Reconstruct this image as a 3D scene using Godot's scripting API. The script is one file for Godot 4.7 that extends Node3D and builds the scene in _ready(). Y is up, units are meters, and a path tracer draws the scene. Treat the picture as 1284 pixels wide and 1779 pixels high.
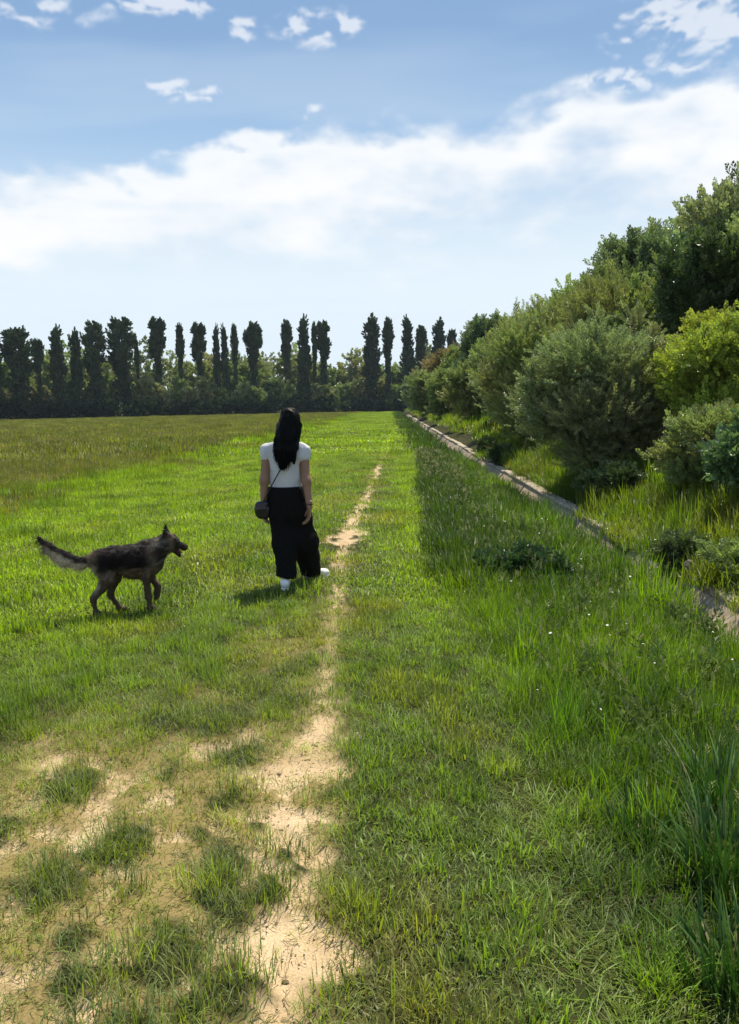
extends Node3D

# ------------------------------------------------------------------ small mesh builder
class MB:
	var v := PackedVector3Array()
	var n := PackedVector3Array()
	var c := PackedColorArray()
	var ix := PackedInt32Array()

	func vert(p: Vector3, nn: Vector3, col: Color) -> int:
		v.append(p); n.append(nn); c.append(col)
		return v.size() - 1

	func face(a: int, b: int, d: int, want: Vector3) -> void:
		if (v[b] - v[a]).cross(v[d] - v[a]).dot(want) > 0.0:
			ix.append(a); ix.append(d); ix.append(b)
		else:
			ix.append(a); ix.append(b); ix.append(d)

	func tri(a: Vector3, b: Vector3, d: Vector3, col: Color) -> void:
		var nn := (b - a).cross(d - a).normalized()
		var i := vert(a, nn, col); var j := vert(b, nn, col); var k := vert(d, nn, col)
		face(i, j, k, nn)

	func quad(a: Vector3, b: Vector3, d: Vector3, e: Vector3, col: Color, want: Vector3) -> void:
		var nn := (b - a).cross(d - a).normalized()
		if nn.dot(want) < 0.0:
			nn = -nn
		var i := vert(a, nn, col); var j := vert(b, nn, col); var k := vert(d, nn, col); var l := vert(e, nn, col)
		face(i, j, k, nn); face(i, k, l, nn)

	func tube(pts: Array, radii: Array, sides: int, col: Color) -> void:
		var rings: Array = []
		for k in pts.size():
			var p: Vector3 = pts[k]
			var p0: Vector3 = pts[maxi(k - 1, 0)]
			var p1: Vector3 = pts[mini(k + 1, pts.size() - 1)]
			var dir := (p1 - p0).normalized()
			var side := dir.cross(Vector3.RIGHT if absf(dir.x) < 0.8 else Vector3.BACK).normalized()
			var up := side.cross(dir)
			var ring: Array = []
			for s in sides:
				var ang := TAU * s / sides
				var out := side * cos(ang) + up * sin(ang)
				ring.append(vert(p + out * float(radii[k]), out, col))
			rings.append(ring)
		for k in pts.size() - 1:
			for s in sides:
				var a: int = rings[k][s]; var b: int = rings[k][(s + 1) % sides]
				var d: int = rings[k + 1][(s + 1) % sides]; var e: int = rings[k + 1][s]
				face(a, b, d, n[a] + n[b]); face(a, d, e, n[a] + n[e])
		for k in [0, pts.size() - 1]:
			var p: Vector3 = pts[k]
			var q: Vector3 = pts[1] if k == 0 else pts[pts.size() - 2]
			var nn := (p - q).normalized()
			var m := vert(p + nn * float(radii[k]) * 0.4, nn, col)
			for s in sides:
				face(m, rings[k][s], rings[k][(s + 1) % sides], nn)

	func box(mid: Vector3, size: Vector3, bevel: float, col: Color) -> void:
		# a block with chamfered edges
		var h := size / 2.0
		var dirs := [Vector3.RIGHT, Vector3.LEFT, Vector3.UP, Vector3.DOWN, Vector3.BACK, Vector3.FORWARD]
		var hull: Array = []
		for sx in [-1, 1]:
			for sy in [-1, 1]:
				for sz in [-1, 1]:
					hull.append(Vector3(sx, sy, sz))
		for d: Vector3 in dirs:
			var u := Vector3(d.y, d.z, d.x).abs()
			var w := Vector3(d.z, d.x, d.y).abs()
			var cc := d * h
			var a := u * (h - Vector3.ONE * bevel); var b := w * (h - Vector3.ONE * bevel)
			quad(mid + cc - a - b, mid + cc + a - b, mid + cc + a + b, mid + cc - a + b, col, d)
		for k in 3:
			var ax := Vector3.ZERO; ax[k] = 1.0
			var i1 := (k + 1) % 3; var i2 := (k + 2) % 3
			for s1 in [-1.0, 1.0]:
				for s2 in [-1.0, 1.0]:
					var p1 := Vector3.ZERO; p1[i1] = s1 * h[i1]; p1[i2] = s2 * (h[i2] - bevel)
					var p2 := Vector3.ZERO; p2[i1] = s1 * (h[i1] - bevel); p2[i2] = s2 * h[i2]
					var e := ax * (h[k] - bevel)
					var want := Vector3.ZERO; want[i1] = s1; want[i2] = s2
					quad(mid + p1 - e, mid + p1 + e, mid + p2 + e, mid + p2 - e, col, want)
		for s: Vector3 in hull:
			var p := mid + s * (h - Vector3.ONE * bevel)
			var a := p + Vector3(s.x * bevel, 0, 0); var b := p + Vector3(0, s.y * bevel, 0); var d := p + Vector3(0, 0, s.z * bevel)
			var i := vert(a, s.normalized(), col); var j := vert(b, s.normalized(), col); var l := vert(d, s.normalized(), col)
			face(i, j, l, s)

	func mesh() -> ArrayMesh:
		var arr := []
		arr.resize(Mesh.ARRAY_MAX)
		arr[Mesh.ARRAY_VERTEX] = v
		arr[Mesh.ARRAY_NORMAL] = n
		arr[Mesh.ARRAY_COLOR] = c
		arr[Mesh.ARRAY_INDEX] = ix
		var m := ArrayMesh.new()
		m.add_surface_from_arrays(Mesh.PRIMITIVE_TRIANGLES, arr)
		return m


var rng := RandomNumberGenerator.new()
var n_patch := FastNoiseLite.new()
var n_fine := FastNoiseLite.new()
var n_cloud := FastNoiseLite.new()
var n_wisp := FastNoiseLite.new()
var used := {}
var M := {}
const WHITE := Color(1, 1, 1)


func rnd(a: float, b: float) -> float:
	return rng.randf_range(a, b)


func numbered(called: String) -> String:
	if not used.has(called):
		used[called] = 0
		return called
	used[called] += 1
	return "%s_%03d" % [called, used[called]]


func tag(o: Node, label: String, category := "", group := "", kind := "") -> void:
	if label: o.set_meta("label", label)
	if category: o.set_meta("category", category)
	if group: o.set_meta("group", group)
	if kind: o.set_meta("kind", kind)


func thing(called: String, label: String, category: String, where: Vector3, turn := 0.0, group := "") -> Node3D:
	var o := Node3D.new()
	o.name = numbered(called)
	add_child(o)
	o.position = where
	o.rotation.y = turn
	tag(o, label, category, group)
	return o


func obj(called: String, m: Mesh, mat: Material, parent: Node = self) -> MeshInstance3D:
	var o := MeshInstance3D.new()
	o.name = numbered(called) if parent == self else called
	o.mesh = m
	o.material_override = mat
	parent.add_child(o, true)
	return o


func multi(called: String, m: Mesh, mat: Material, buf: PackedFloat32Array, parent: Node, stuff := true) -> MultiMeshInstance3D:
	var mm := MultiMesh.new()
	mm.transform_format = MultiMesh.TRANSFORM_3D
	mm.use_colors = true
	mm.mesh = m
	mm.instance_count = buf.size() / 16
	mm.buffer = buf
	var o := MultiMeshInstance3D.new()
	o.name = called
	o.multimesh = mm
	o.material_override = mat
	parent.add_child(o, true)
	if stuff: o.set_meta("kind", "stuff")
	return o


func put(buf: PackedFloat32Array, b: Basis, p: Vector3, c: Color) -> void:
	buf.append_array(PackedFloat32Array([b.x.x, b.y.x, b.z.x, p.x, b.x.y, b.y.y, b.z.y, p.y, b.x.z, b.y.z, b.z.z, p.z, c.r, c.g, c.b, 1.0]))


func mat(called: String, rough: float, spec := 0.5, back := Color(0, 0, 0)) -> StandardMaterial3D:
	var m := StandardMaterial3D.new()
	m.resource_name = called
	m.vertex_color_use_as_albedo = true
	m.roughness = rough
	m.metallic_specular = spec
	if back.r + back.g + back.b > 0.0:
		m.backlight_enabled = true
		m.backlight = back
		m.cull_mode = BaseMaterial3D.CULL_DISABLED
	M[called] = m
	return m


func sm(a: float, b: float, x: float) -> float:
	return smoothstep(a, b, x)


# ------------------------------------------------------------------ sky
func bank_edge(az: float) -> float:
	# upper edge of the long cloud, degrees of elevation at an azimuth in degrees
	var e := [[-180.0, 13.0], [-100.0, 12.0], [-50.0, 13.5], [-25.8, 14.7], [-14.9, 15.8], [-12.1, 17.4], [-3.0, 18.0], [7.1, 17.9], [10.2, 18.7], [12.8, 19.7], [20.0, 19.3], [23.0, 19.6], [40.0, 19.0], [90.0, 15.0], [180.0, 13.0]]
	for k in e.size() - 1:
		if az <= float(e[k + 1][0]):
			return lerpf(e[k][1], e[k + 1][1], sm(e[k][0], e[k + 1][0], az))
	return 13.0


func sky_at(az: float, el: float) -> Color:
	if el < 0.0:
		return Color(0.30, 0.32, 0.24)
	var hor := Color(0.635, 0.740, 0.815)
	var mid := Color(0.335, 0.490, 0.690)
	var high := Color(0.215, 0.350, 0.565)
	var c := hor.lerp(mid, sm(8.0, 18.5, el)).lerp(high, sm(15.5, 25.0, el)).lerp(Color(0.10, 0.19, 0.42), sm(28.0, 85.0, el))
	var a := deg_to_rad(az)
	var e := deg_to_rad(el)
	var d := Vector3(sin(a) * cos(e), sin(e), -cos(a) * cos(e))
	# flat sheet the clouds lie in, seen in perspective
	var far := 1.0 / maxf(sin(e), 0.06)
	var s := Vector3(d.x * far, d.z * far, 0.0)
	var f1 := n_cloud.get_noise_3d(d.x * 10.0, d.y * 24.0, d.z * 10.0)
	var f2 := n_wisp.get_noise_3d(d.x * 30.0, d.y * 60.0, d.z * 30.0)
	var edge := bank_edge(az) + f1 * 1.6 + f2 * 1.9
	var crisp := lerpf(1.5, 0.4, sm(-0.3, 0.4, f1))
	var over := sm(edge + crisp, edge - crisp, el)
	var under := 0.12 + 0.88 * sm(edge - 8.0 + f1 * 5.0, edge - 1.8 + f1 * 5.0, el)
	var body := Color(0.815, 0.825, 0.835).lerp(Color(0.66, 0.725, 0.79), clampf(0.42 + f1 * 0.9 + f2 * 0.6, 0.0, 1.0) * 0.55)
	var thin := 1.0 - 0.55 * sm(0.0, 0.5, n_cloud.get_noise_3d(d.x * 7.0 + 60.0, d.y * 34.0, d.z * 7.0)) * sm(-6.0, -16.0, az)
	c = c.lerp(body, over * under * thin)
	# thin veil and small torn scraps above the bank
	var veil := n_cloud.get_noise_3d(s.x * 1.1 + 7.0, s.y * 2.4, 3.0)
	c = c.lerp(Color(0.55, 0.65, 0.76), 0.26 * sm(-0.05, 0.5, veil) * sm(2.0, 14.0, el))
	var big := n_cloud.get_noise_3d(d.x * 9.0 + 31.0, d.y * 26.0 + 5.0, d.z * 9.0)
	var wx := n_cloud.get_noise_3d(d.x * 40.0, d.y * 60.0, 9.0) * 0.03
	var scrap := n_wisp.get_noise_3d((d.x + wx) * 60.0 + 3.0, (d.y + wx * 0.5) * 130.0 + 1.2, d.z * 60.0)
	var bits := 0.0
	for w in [[-15.5, 25.2, 2.6, 0.40], [-20.5, 25.4, 2.0, 0.3], [-5.2, 24.3, 1.5, 0.55], [-2.6, 24.7, 0.6, 0.45], [-14.7, 20.6, 1.1, 0.4], [-5.3, 19.6, 0.7, 0.25], [19.0, 22.7, 2.2, 0.9], [22.0, 22.3, 2.6, 0.7], [20.5, 23.7, 2.6, 0.7], [-9.7, 24.4, 0.5, 0.6], [-12.2, 20.5, 0.5, 0.25], [16.5, 20.3, 2.4, 0.4], [28.0, 23.5, 4.0, 1.0], [-31.0, 24.5, 6.0, 0.9]]:
		var q := Vector2((az - float(w[0])) / float(w[2]), (el - float(w[1])) / float(w[3])).length_squared()
		bits = maxf(bits, exp(-q * 0.45))
	var elsewhere := sm(30.0, 38.0, absf(az)) + sm(29.0, 36.0, el)
	var m := sm(0.22, 1.30, bits * (1.0 + scrap * 2.4) + scrap * 0.9 * sm(0.02, 0.2, bits)) + minf(elsewhere, 1.0) * 0.8 * sm(0.12, 0.5, big + scrap * 0.4) * sm(10.0, 20.0, el)
	c = c.lerp(Color(0.78, 0.80, 0.83), clampf(m, 0.0, 1.0) * 0.65)
	return c


func sky_image() -> Image:
	var w := 1024
	var h := 512
	var px := PackedFloat32Array()
	px.resize(w * h * 3)
	for y in h:
		var el := 90.0 - (y + 0.5) * 180.0 / h
		for x in w:
			var c := sky_at((x + 0.5) * 360.0 / w - 180.0, el)
			var k := (y * w + x) * 3
			px[k] = c.r; px[k + 1] = c.g; px[k + 2] = c.b
	var im := Image.create_from_data(w, h, false, Image.FORMAT_RGBF, px.to_byte_array())
	im.resize(4096, 2048, Image.INTERPOLATE_BILINEAR)
	var x0 := 1664
	var fw := 768
	var y0 := 640
	var fh := 384
	var p2 := PackedFloat32Array()
	p2.resize(fw * fh * 3)
	for y in fh:
		var el := 90.0 - (y0 + y + 0.5) * 180.0 / 2048.0
		for x in fw:
			var c := sky_at((x0 + x + 0.5) * 360.0 / 4096.0 - 180.0, el)
			var k := (y * fw + x) * 3
			p2[k] = c.r; p2[k + 1] = c.g; p2[k + 2] = c.b
	im.blit_rect(Image.create_from_data(fw, fh, false, Image.FORMAT_RGBF, p2.to_byte_array()), Rect2i(0, 0, fw, fh), Vector2i(x0, y0))
	return im


# ------------------------------------------------------------------ ground
const PATH := [[0.0, -0.25, 0.08], [-1.5, -0.30, 0.10], [-1.95, -0.36, 0.07], [-2.2, -0.37, 0.16], [-2.38, -0.36, 0.10], [-2.55, -0.40, 0.045], [-2.74, -0.40, 0.09], [-2.95, -0.46, 0.12], [-3.15, -0.47, 0.06], [-3.35, -0.47, 0.12], [-3.65, -0.38, 0.15], [-3.9, -0.37, 0.07], [-4.25, -0.40, 0.085], [-4.6, -0.43, 0.08], [-5.4, -0.46, 0.07], [-6.2, -0.48, 0.11], [-7.6, -0.55, 0.09], [-8.7, -0.60, 0.14], [-9.9, -0.60, 0.24], [-10.8, -0.56, 0.13], [-12.8, -0.50, 0.14], [-16.0, -0.44, 0.08], [-19.7, -0.38, 0.13], [-23.0, -0.32, 0.06], [-30.0, -0.20, 0.07], [-67.0, 0.17, 0.05], [-250.0, 0.5, 0.0]]
# tufts that have survived in the worn ground: x, z, radius
const TUFTS := [[-1.43, -3.18, 0.15], [-0.71, -3.07, 0.10], [-0.76, -2.80, 0.06], [-0.63, -2.60, 0.13], [-0.55, -2.86, 0.045], [-0.61, -2.42, 0.10], [-0.44, -2.45, 0.09], [-1.06, -2.70, 0.14], [-0.92, -2.43, 0.05], [-0.70, -2.12, 0.15], [-1.22, -2.47, 0.14], [-1.02, -2.19, 0.07], [-0.95, -2.02, 0.09], [-0.50, -1.97, 0.14], [-1.25, -3.95, 0.20], [-1.04, -3.30, 0.06], [-0.87, -4.35, 0.14], [-0.60, -4.22, 0.12], [-0.75, -3.50, 0.13], [-0.95, -3.93, 0.2], [-0.36, -2.56, 0.04], [-0.66, -4.72, 0.12], [-0.55, -2.31, 0.09], [-0.42, -2.66, 0.05], [-1.6, -2.8, 0.13], [-1.5, -2.2, 0.2], [-0.28, -3.10, 0.06], [-0.74, -1.78, 0.16], [-1.15, -1.72, 0.14], [-1.85, -3.0, 0.15]]


func path_at(z: float) -> Vector2:
	for k in PATH.size() - 1:
		if z >= float(PATH[k + 1][0]):
			var t := clampf((float(PATH[k][0]) - z) / (float(PATH[k][0]) - float(PATH[k + 1][0])), 0.0, 1.0)
			return Vector2(lerpf(PATH[k][1], PATH[k + 1][1], t), lerpf(PATH[k][2], PATH[k + 1][2], t))
	return Vector2(0.5, 0.0)


func verge(z: float) -> float:
	# where the mown strip ends and the long grass starts
	return 0.52 + 0.5 * sm(-8.0, -32.0, z) + 0.06 * sin(z * 0.9) * sm(-30.0, -5.0, z)


func height(x: float, z: float) -> float:
	var h := 0.0024 * maxf(0.0, minf(-z, 260.0) - 20.0)
	h += n_patch.get_noise_2d(x * 0.5, z * 0.5) * 0.03
	if x < 2.3:
		h += n_fine.get_noise_2d(x * 3.0, z * 3.0) * 0.012
		h -= 0.07 * sm(0.8, 2.3, x)
	elif x < 2.37:
		h += lerpf(-0.07, -0.70, (x - 2.3) / 0.07)
	elif x < 2.62:
		h += -0.70
	elif x < 3.06:
		h += lerpf(-0.70, -0.16, (x - 2.62) / 0.44)
	else:
		h += -0.10 + 0.42 * minf(x - 3.06, 4.0) + 0.10 * clampf(x - 7.0, 0.0, 8.0)
		h += n_patch.get_noise_2d(x * 2.0, z * 2.0) * 0.12 * sm(3.0, 4.5, x)
	return h


func tuft_at(x: float, z: float) -> float:
	var m := 0.0
	for t in TUFTS:
		var q := Vector2(x - float(t[0]), (z - float(t[1])) * 0.8).length() / (float(t[2]) * 0.85)
		m = maxf(m, 1.0 - sm(0.75, 1.25, q + n_fine.get_noise_2d(x * 14.0, z * 14.0) * 0.6))
	return m


func cover(x: float, z: float) -> Vector3:
	# x: how bare the sand is, y: how yellow and thin the turf is, z: tuft
	if x > 0.7 or x < -3.5 or z < -70.0:
		return Vector3.ZERO
	var p := path_at(z)
	var near := n_fine.get_noise_2d(x * 9.0, z * 7.0)
	var wide := n_patch.get_noise_2d(x * 6.0 + 40.0, z * 4.0)
	var trail := 0.0
	if p.y > 0.0:
		var q := absf(x - p.x) / p.y
		trail = 1.0 - sm(0.6, 1.15, q + near * 1.5 + wide * 1.1 + 2.2 * n_patch.get_noise_2d(3.0, z * 5.0) * sm(-5.0, -3.0, z))
		trail *= sm(-68.0, -35.0, z) if z < -35.0 else 1.0
		if z < -4.0 and z > -9.2:
			trail *= lerpf(0.35, 1.0, sm(-0.25, 0.15, near + wide * 0.6))
	var worn := sm(-4.6, -3.1, z) * sm(-2.3, -1.5, x) * (1.0 - sm(-0.30, -0.18, x + near * 0.08))
	var bare := maxf(trail, worn * sm(0.07, 0.30, wide * 0.7 + near * 1.1 - 0.04))
	var thin := maxf(worn, 0.75 * (1.0 - sm(0.2, 0.75, absf(x - p.x + 0.35))) * sm(-9.0, -4.0, z) * sm(-0.2, 0.3, wide + near * 0.3))
	var t := 0.0
	if z > -5.2 and x < 0.0:
		t = tuft_at(x, z)
	return Vector3(bare * (1.0 - t), thin, t)


func grid_lines(fine0: float, fine1: float, step: float, grow: float, end: float) -> PackedFloat32Array:
	var left := PackedFloat32Array()
	var s := step
	var x := fine0
	while x > -end:
		s *= grow
		x -= s
		left.append(x)
	left.reverse()
	x = fine0
	while x < fine1:
		left.append(x)
		x += step
	s = step
	while x < end:
		left.append(x)
		s *= grow
		x += s
	left.append(end)
	return left


func build_ground() -> void:
	var xs := grid_lines(-2.6, 3.1, 0.035, 1.09, 900.0)
	var zs := PackedFloat32Array()
	var z := 6.0
	while z > -1600.0:
		zs.append(z)
		z -= 0.3 if z > -1.0 else maxf(0.035, -z * 0.0105)
	var nx := xs.size()
	var nz := zs.size()
	var v := PackedVector3Array(); v.resize(nx * nz)
	var c := PackedColorArray(); c.resize(nx * nz)
	var nn := PackedVector3Array(); nn.resize(nx * nz)
	for j in nz:
		for i in nx:
			var x := xs[i]
			z = zs[j]
			var y := height(x, z)
			var k := j * nx + i
			var a := n_fine.get_noise_2d(x * 5.0, z * 5.0)
			var col := Color(0.060, 0.058, 0.022).lerp(Color(0.035, 0.048, 0.015), clampf(0.5 + a, 0.0, 1.0))
			if x < -5.5:
				col = col.lerp(Color(0.115, 0.120, 0.045), 0.7)
			if x > -3.6 and x < 0.8 and z > -70.0:
				var q := cover(x, z)
				col = col.lerp(Color(0.33, 0.26, 0.115), q.y * 0.85 * (1.0 - q.z))
				var sand := Color(0.66, 0.52, 0.335).lerp(Color(0.53, 0.40, 0.235), clampf(0.4 + a * 1.1, 0.0, 1.0))
				sand = sand.lerp(Color(0.40, 0.31, 0.18), clampf(n_fine.get_noise_2d(x * 17.0, z * 17.0) * 1.2, 0.0, 0.5))
				col = col.lerp(sand, q.x)
				y -= 0.018 * q.x
				y += 0.010 * n_fine.get_noise_2d(x * 22.0, z * 22.0) * sm(-9.0, -5.0, z)
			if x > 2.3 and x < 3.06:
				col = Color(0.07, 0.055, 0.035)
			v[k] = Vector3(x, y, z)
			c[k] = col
	for j in nz:
		for i in nx:
			var k := j * nx + i
			var dx := v[j * nx + mini(i + 1, nx - 1)] - v[j * nx + maxi(i - 1, 0)]
			var dz := v[mini(j + 1, nz - 1) * nx + i] - v[maxi(j - 1, 0) * nx + i]
			var m := dx.cross(dz).normalized()
			nn[k] = m if m.y > 0.0 else -m
	var ix := PackedInt32Array(); ix.resize((nx - 1) * (nz - 1) * 6)
	var t := 0
	for j in nz - 1:
		for i in nx - 1:
			var a := j * nx + i
			# rows run away from the camera: a b near, d e far
			ix[t] = a; ix[t + 1] = a + nx; ix[t + 2] = a + 1
			ix[t + 3] = a + 1; ix[t + 4] = a + nx; ix[t + 5] = a + nx + 1
			t += 6
	var arr := []
	arr.resize(Mesh.ARRAY_MAX)
	arr[Mesh.ARRAY_VERTEX] = v; arr[Mesh.ARRAY_NORMAL] = nn; arr[Mesh.ARRAY_COLOR] = c; arr[Mesh.ARRAY_INDEX] = ix
	var m := ArrayMesh.new()
	m.add_surface_from_arrays(Mesh.PRIMITIVE_TRIANGLES, arr)
	var gm := mat("soil", 0.95, 0.2)
	var grain := FastNoiseLite.new()
	grain.seed = 5
	grain.frequency = 0.06
	grain.fractal_octaves = 5
	var nt := NoiseTexture2D.new()
	nt.width = 512; nt.height = 512; nt.seamless = true; nt.noise = grain
	var ramp := Gradient.new()
	ramp.set_color(0, Color(0.74, 0.72, 0.69)); ramp.set_color(1, Color(1, 1, 1))
	nt.color_ramp = ramp
	gm.albedo_texture = nt
	var nb := NoiseTexture2D.new()
	nb.width = 512; nb.height = 512; nb.seamless = true; nb.noise = grain; nb.as_normal_map = true; nb.bump_strength = 2.5
	gm.normal_enabled = true
	gm.normal_texture = nb
	gm.normal_scale = 0.55
	gm.uv1_triplanar = true
	gm.uv1_world_triplanar = true
	gm.uv1_scale = Vector3.ONE * 3.1
	tag(obj("ground", m, gm), "sandy field ground under the grass, worn bare along the path", "", "", "structure")


# ------------------------------------------------------------------ grass
func blade(b: MB, root: Vector3, dir: Vector3, lean: float, length: float, width: float, segs: int, col: Color) -> void:
	# a curved tapering strip; dir is the flat direction it leans in
	var side := Vector3(-dir.z, 0, dir.x).rotated(Vector3.UP, rnd(-0.9, 0.9))
	var p := root
	var ang := lean * 0.35
	var prev: Array = []
	for s in segs + 1:
		var t := float(s) / segs
		var w := width * 0.5 * (1.0 - t * t) * (0.75 + 0.5 * t)
		var along := dir * sin(ang) + Vector3.UP * cos(ang)
		var nn := side.cross(along).normalized()
		if nn.y < 0.0: nn = -nn
		nn = (nn + Vector3.UP * 0.25).normalized()
		if s == segs:
			var k := b.vert(p, nn, col)
			b.face(prev[0], prev[1], k, nn)
		else:
			var i := b.vert(p - side * w, nn, col); var j := b.vert(p + side * w, nn, col)
			if s > 0:
				b.face(prev[0], prev[1], j, nn); b.face(prev[0], j, i, nn)
			prev = [i, j]
		p += along * (length / segs)
		ang += lean / segs


func tuft_mesh(count: int, radius: float, length: float, width: float, lean: float, segs: int, straw: float) -> ArrayMesh:
	var b := MB.new()
	for k in count:
		var a := rnd(0, TAU)
		var r := radius * sqrt(rng.randf())
		var root := Vector3(cos(a) * r, 0, sin(a) * r)
		var a2 := a + rnd(-1.6, 1.6)
		var br := rnd(0.55, 1.45)
		var col := Color(br * rnd(0.85, 1.2), br, br * rnd(0.8, 1.2))
		if rng.randf() < straw:
			col = Color(2.3, 1.5, 2.2) * rnd(0.8, 1.1)
		blade(b, root, Vector3(cos(a2), 0, sin(a2)), rnd(0.15, 1.0) * lean, length * rnd(0.5, 1.15), width * rnd(0.7, 1.25), segs, col)
	return b.mesh()


# zone of a spot: 0 mown path and lawn, 1 meadow, 2 long grass by the channel, 3 bank
func zone(x: float, z: float) -> int:
	if x > 2.7: return 3
	if x > verge(z): return 2
	return 0 if x > -7.4 + n_patch.get_noise_2d(x, z * 0.3) * 2.5 + rng.randfn() * 0.5 else 1


func grass_look(x: float, z: float, zn: int) -> Array:
	# [density, height scale, colour]
	var a := n_patch.get_noise_2d(x * 2.2, z * 1.4)
	var b := n_fine.get_noise_2d(x * 2.4 + 9.0, z * 1.7)
	var cl := n_fine.get_noise_2d(x * 11.0 + 50.0, z * 9.0)
	var f := rnd(0.66, 1.34) * (1.0 + 0.8 * cl)
	var d := -z
	var col: Color
	var dens := 1.0
	var h := 1.0
	if zn == 0:
		var q := cover(x, z)
		var muted := Color(0.188, 0.268, 0.068)
		var bright := Color(0.245, 0.360, 0.026)
		var vivid := maxf(sm(-1.2, -3.0, x + a * 0.8) * sm(-3.6, -6.0, z), sm(-14.0, -40.0, z))
		vivid = maxf(vivid, 1.0 * sm(-0.1, 0.25, x) * sm(-5.0, -7.5, z))
		col = muted.lerp(bright, clampf(vivid * 0.9 + a * 0.35 + 0.08, 0.0, 1.0))
		col = col.lerp(Color(0.100, 0.165, 0.038), clampf(b * 1.8 - 0.1, 0.0, 0.8))
		col = col.lerp(Color(0.33, 0.31, 0.07), clampf(-a * 1.6 - 0.10, 0.0, 0.6) * (1.0 - vivid * 0.55))
		h = 0.85 + 0.5 * clampf(b, -0.4, 0.8)
		if x < -5.0: h *= 1.0 + 1.2 * sm(-5.0, -7.5, x)
		# scuffed ground
		dens = clampf(1.0 - q.x * (0.96 if d < 5.0 else 1.1), 0.0, 1.0)
		if q.x > 0.4:
			h *= 0.5
			col = col.lerp(Color(0.30, 0.28, 0.09), 0.5)
		if d > 6.5:
			var p := path_at(z)
			var keep := absf(x - p.x) - p.y * 0.8
			if keep < 0.10 and z > -62.0 and n_patch.get_noise_2d(z * 3.0, 7.0) > -0.25: dens = 0.0
		if q.y > 0.05 and q.z < 0.4:
			dens *= lerpf(1.0, 0.94, q.y)
			h *= lerpf(1.0, 0.52, q.y)
			col = col.lerp(Color(0.33, 0.33, 0.08), q.y * 0.55)
		if q.z > 0.4:
			dens = 0.55 + 0.45 * q.z
			h = 0.72 + 0.2 * q.z
			col = Color(0.150, 0.205, 0.070).lerp(Color(0.235, 0.275, 0.095), rng.randf())
	elif zn == 1:
		col = Color(0.165, 0.170, 0.060).lerp(Color(0.125, 0.145, 0.042), clampf(0.5 + b, 0.0, 1.0)).lerp(Color(0.25, 0.20, 0.08), clampf(a * 0.8, 0.0, 0.35))
		h = 0.8 + 0.4 * b
	elif zn == 2:
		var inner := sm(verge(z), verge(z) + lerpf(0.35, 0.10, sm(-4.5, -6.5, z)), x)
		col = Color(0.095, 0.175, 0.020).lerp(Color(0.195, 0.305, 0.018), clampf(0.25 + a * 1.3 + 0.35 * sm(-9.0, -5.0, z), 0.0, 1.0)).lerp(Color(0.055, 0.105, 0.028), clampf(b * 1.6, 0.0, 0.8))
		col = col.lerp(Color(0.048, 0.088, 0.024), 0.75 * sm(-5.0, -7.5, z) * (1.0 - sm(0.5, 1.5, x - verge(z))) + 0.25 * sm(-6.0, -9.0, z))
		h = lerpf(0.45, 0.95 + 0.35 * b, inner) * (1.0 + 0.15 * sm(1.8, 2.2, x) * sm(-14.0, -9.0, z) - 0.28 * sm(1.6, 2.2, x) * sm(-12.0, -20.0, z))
		if d < 4.5:
			h *= lerpf(0.45, 1.0, sm(2.6, 4.5, d + (x - 0.6) * 2.5))
			col = col.lerp(Color(0.155, 0.225, 0.04), 0.6 * (1.0 - inner))
	else:
		col = Color(0.135, 0.205, 0.030).lerp(Color(0.19, 0.205, 0.045), clampf(0.35 + a, 0.0, 1.0)).lerp(Color(0.075, 0.140, 0.028), clampf(b * 1.2, 0.0, 0.7))
		h = 0.75 + 0.4 * b
		if x < 3.35: h *= 0.85
	h *= clampf(1.0 + cl * 2.2, 0.3, 2.1)
	return [dens, h, Color(col.r * f * rnd(0.95, 1.05), col.g * f, col.b * f)]


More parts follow.
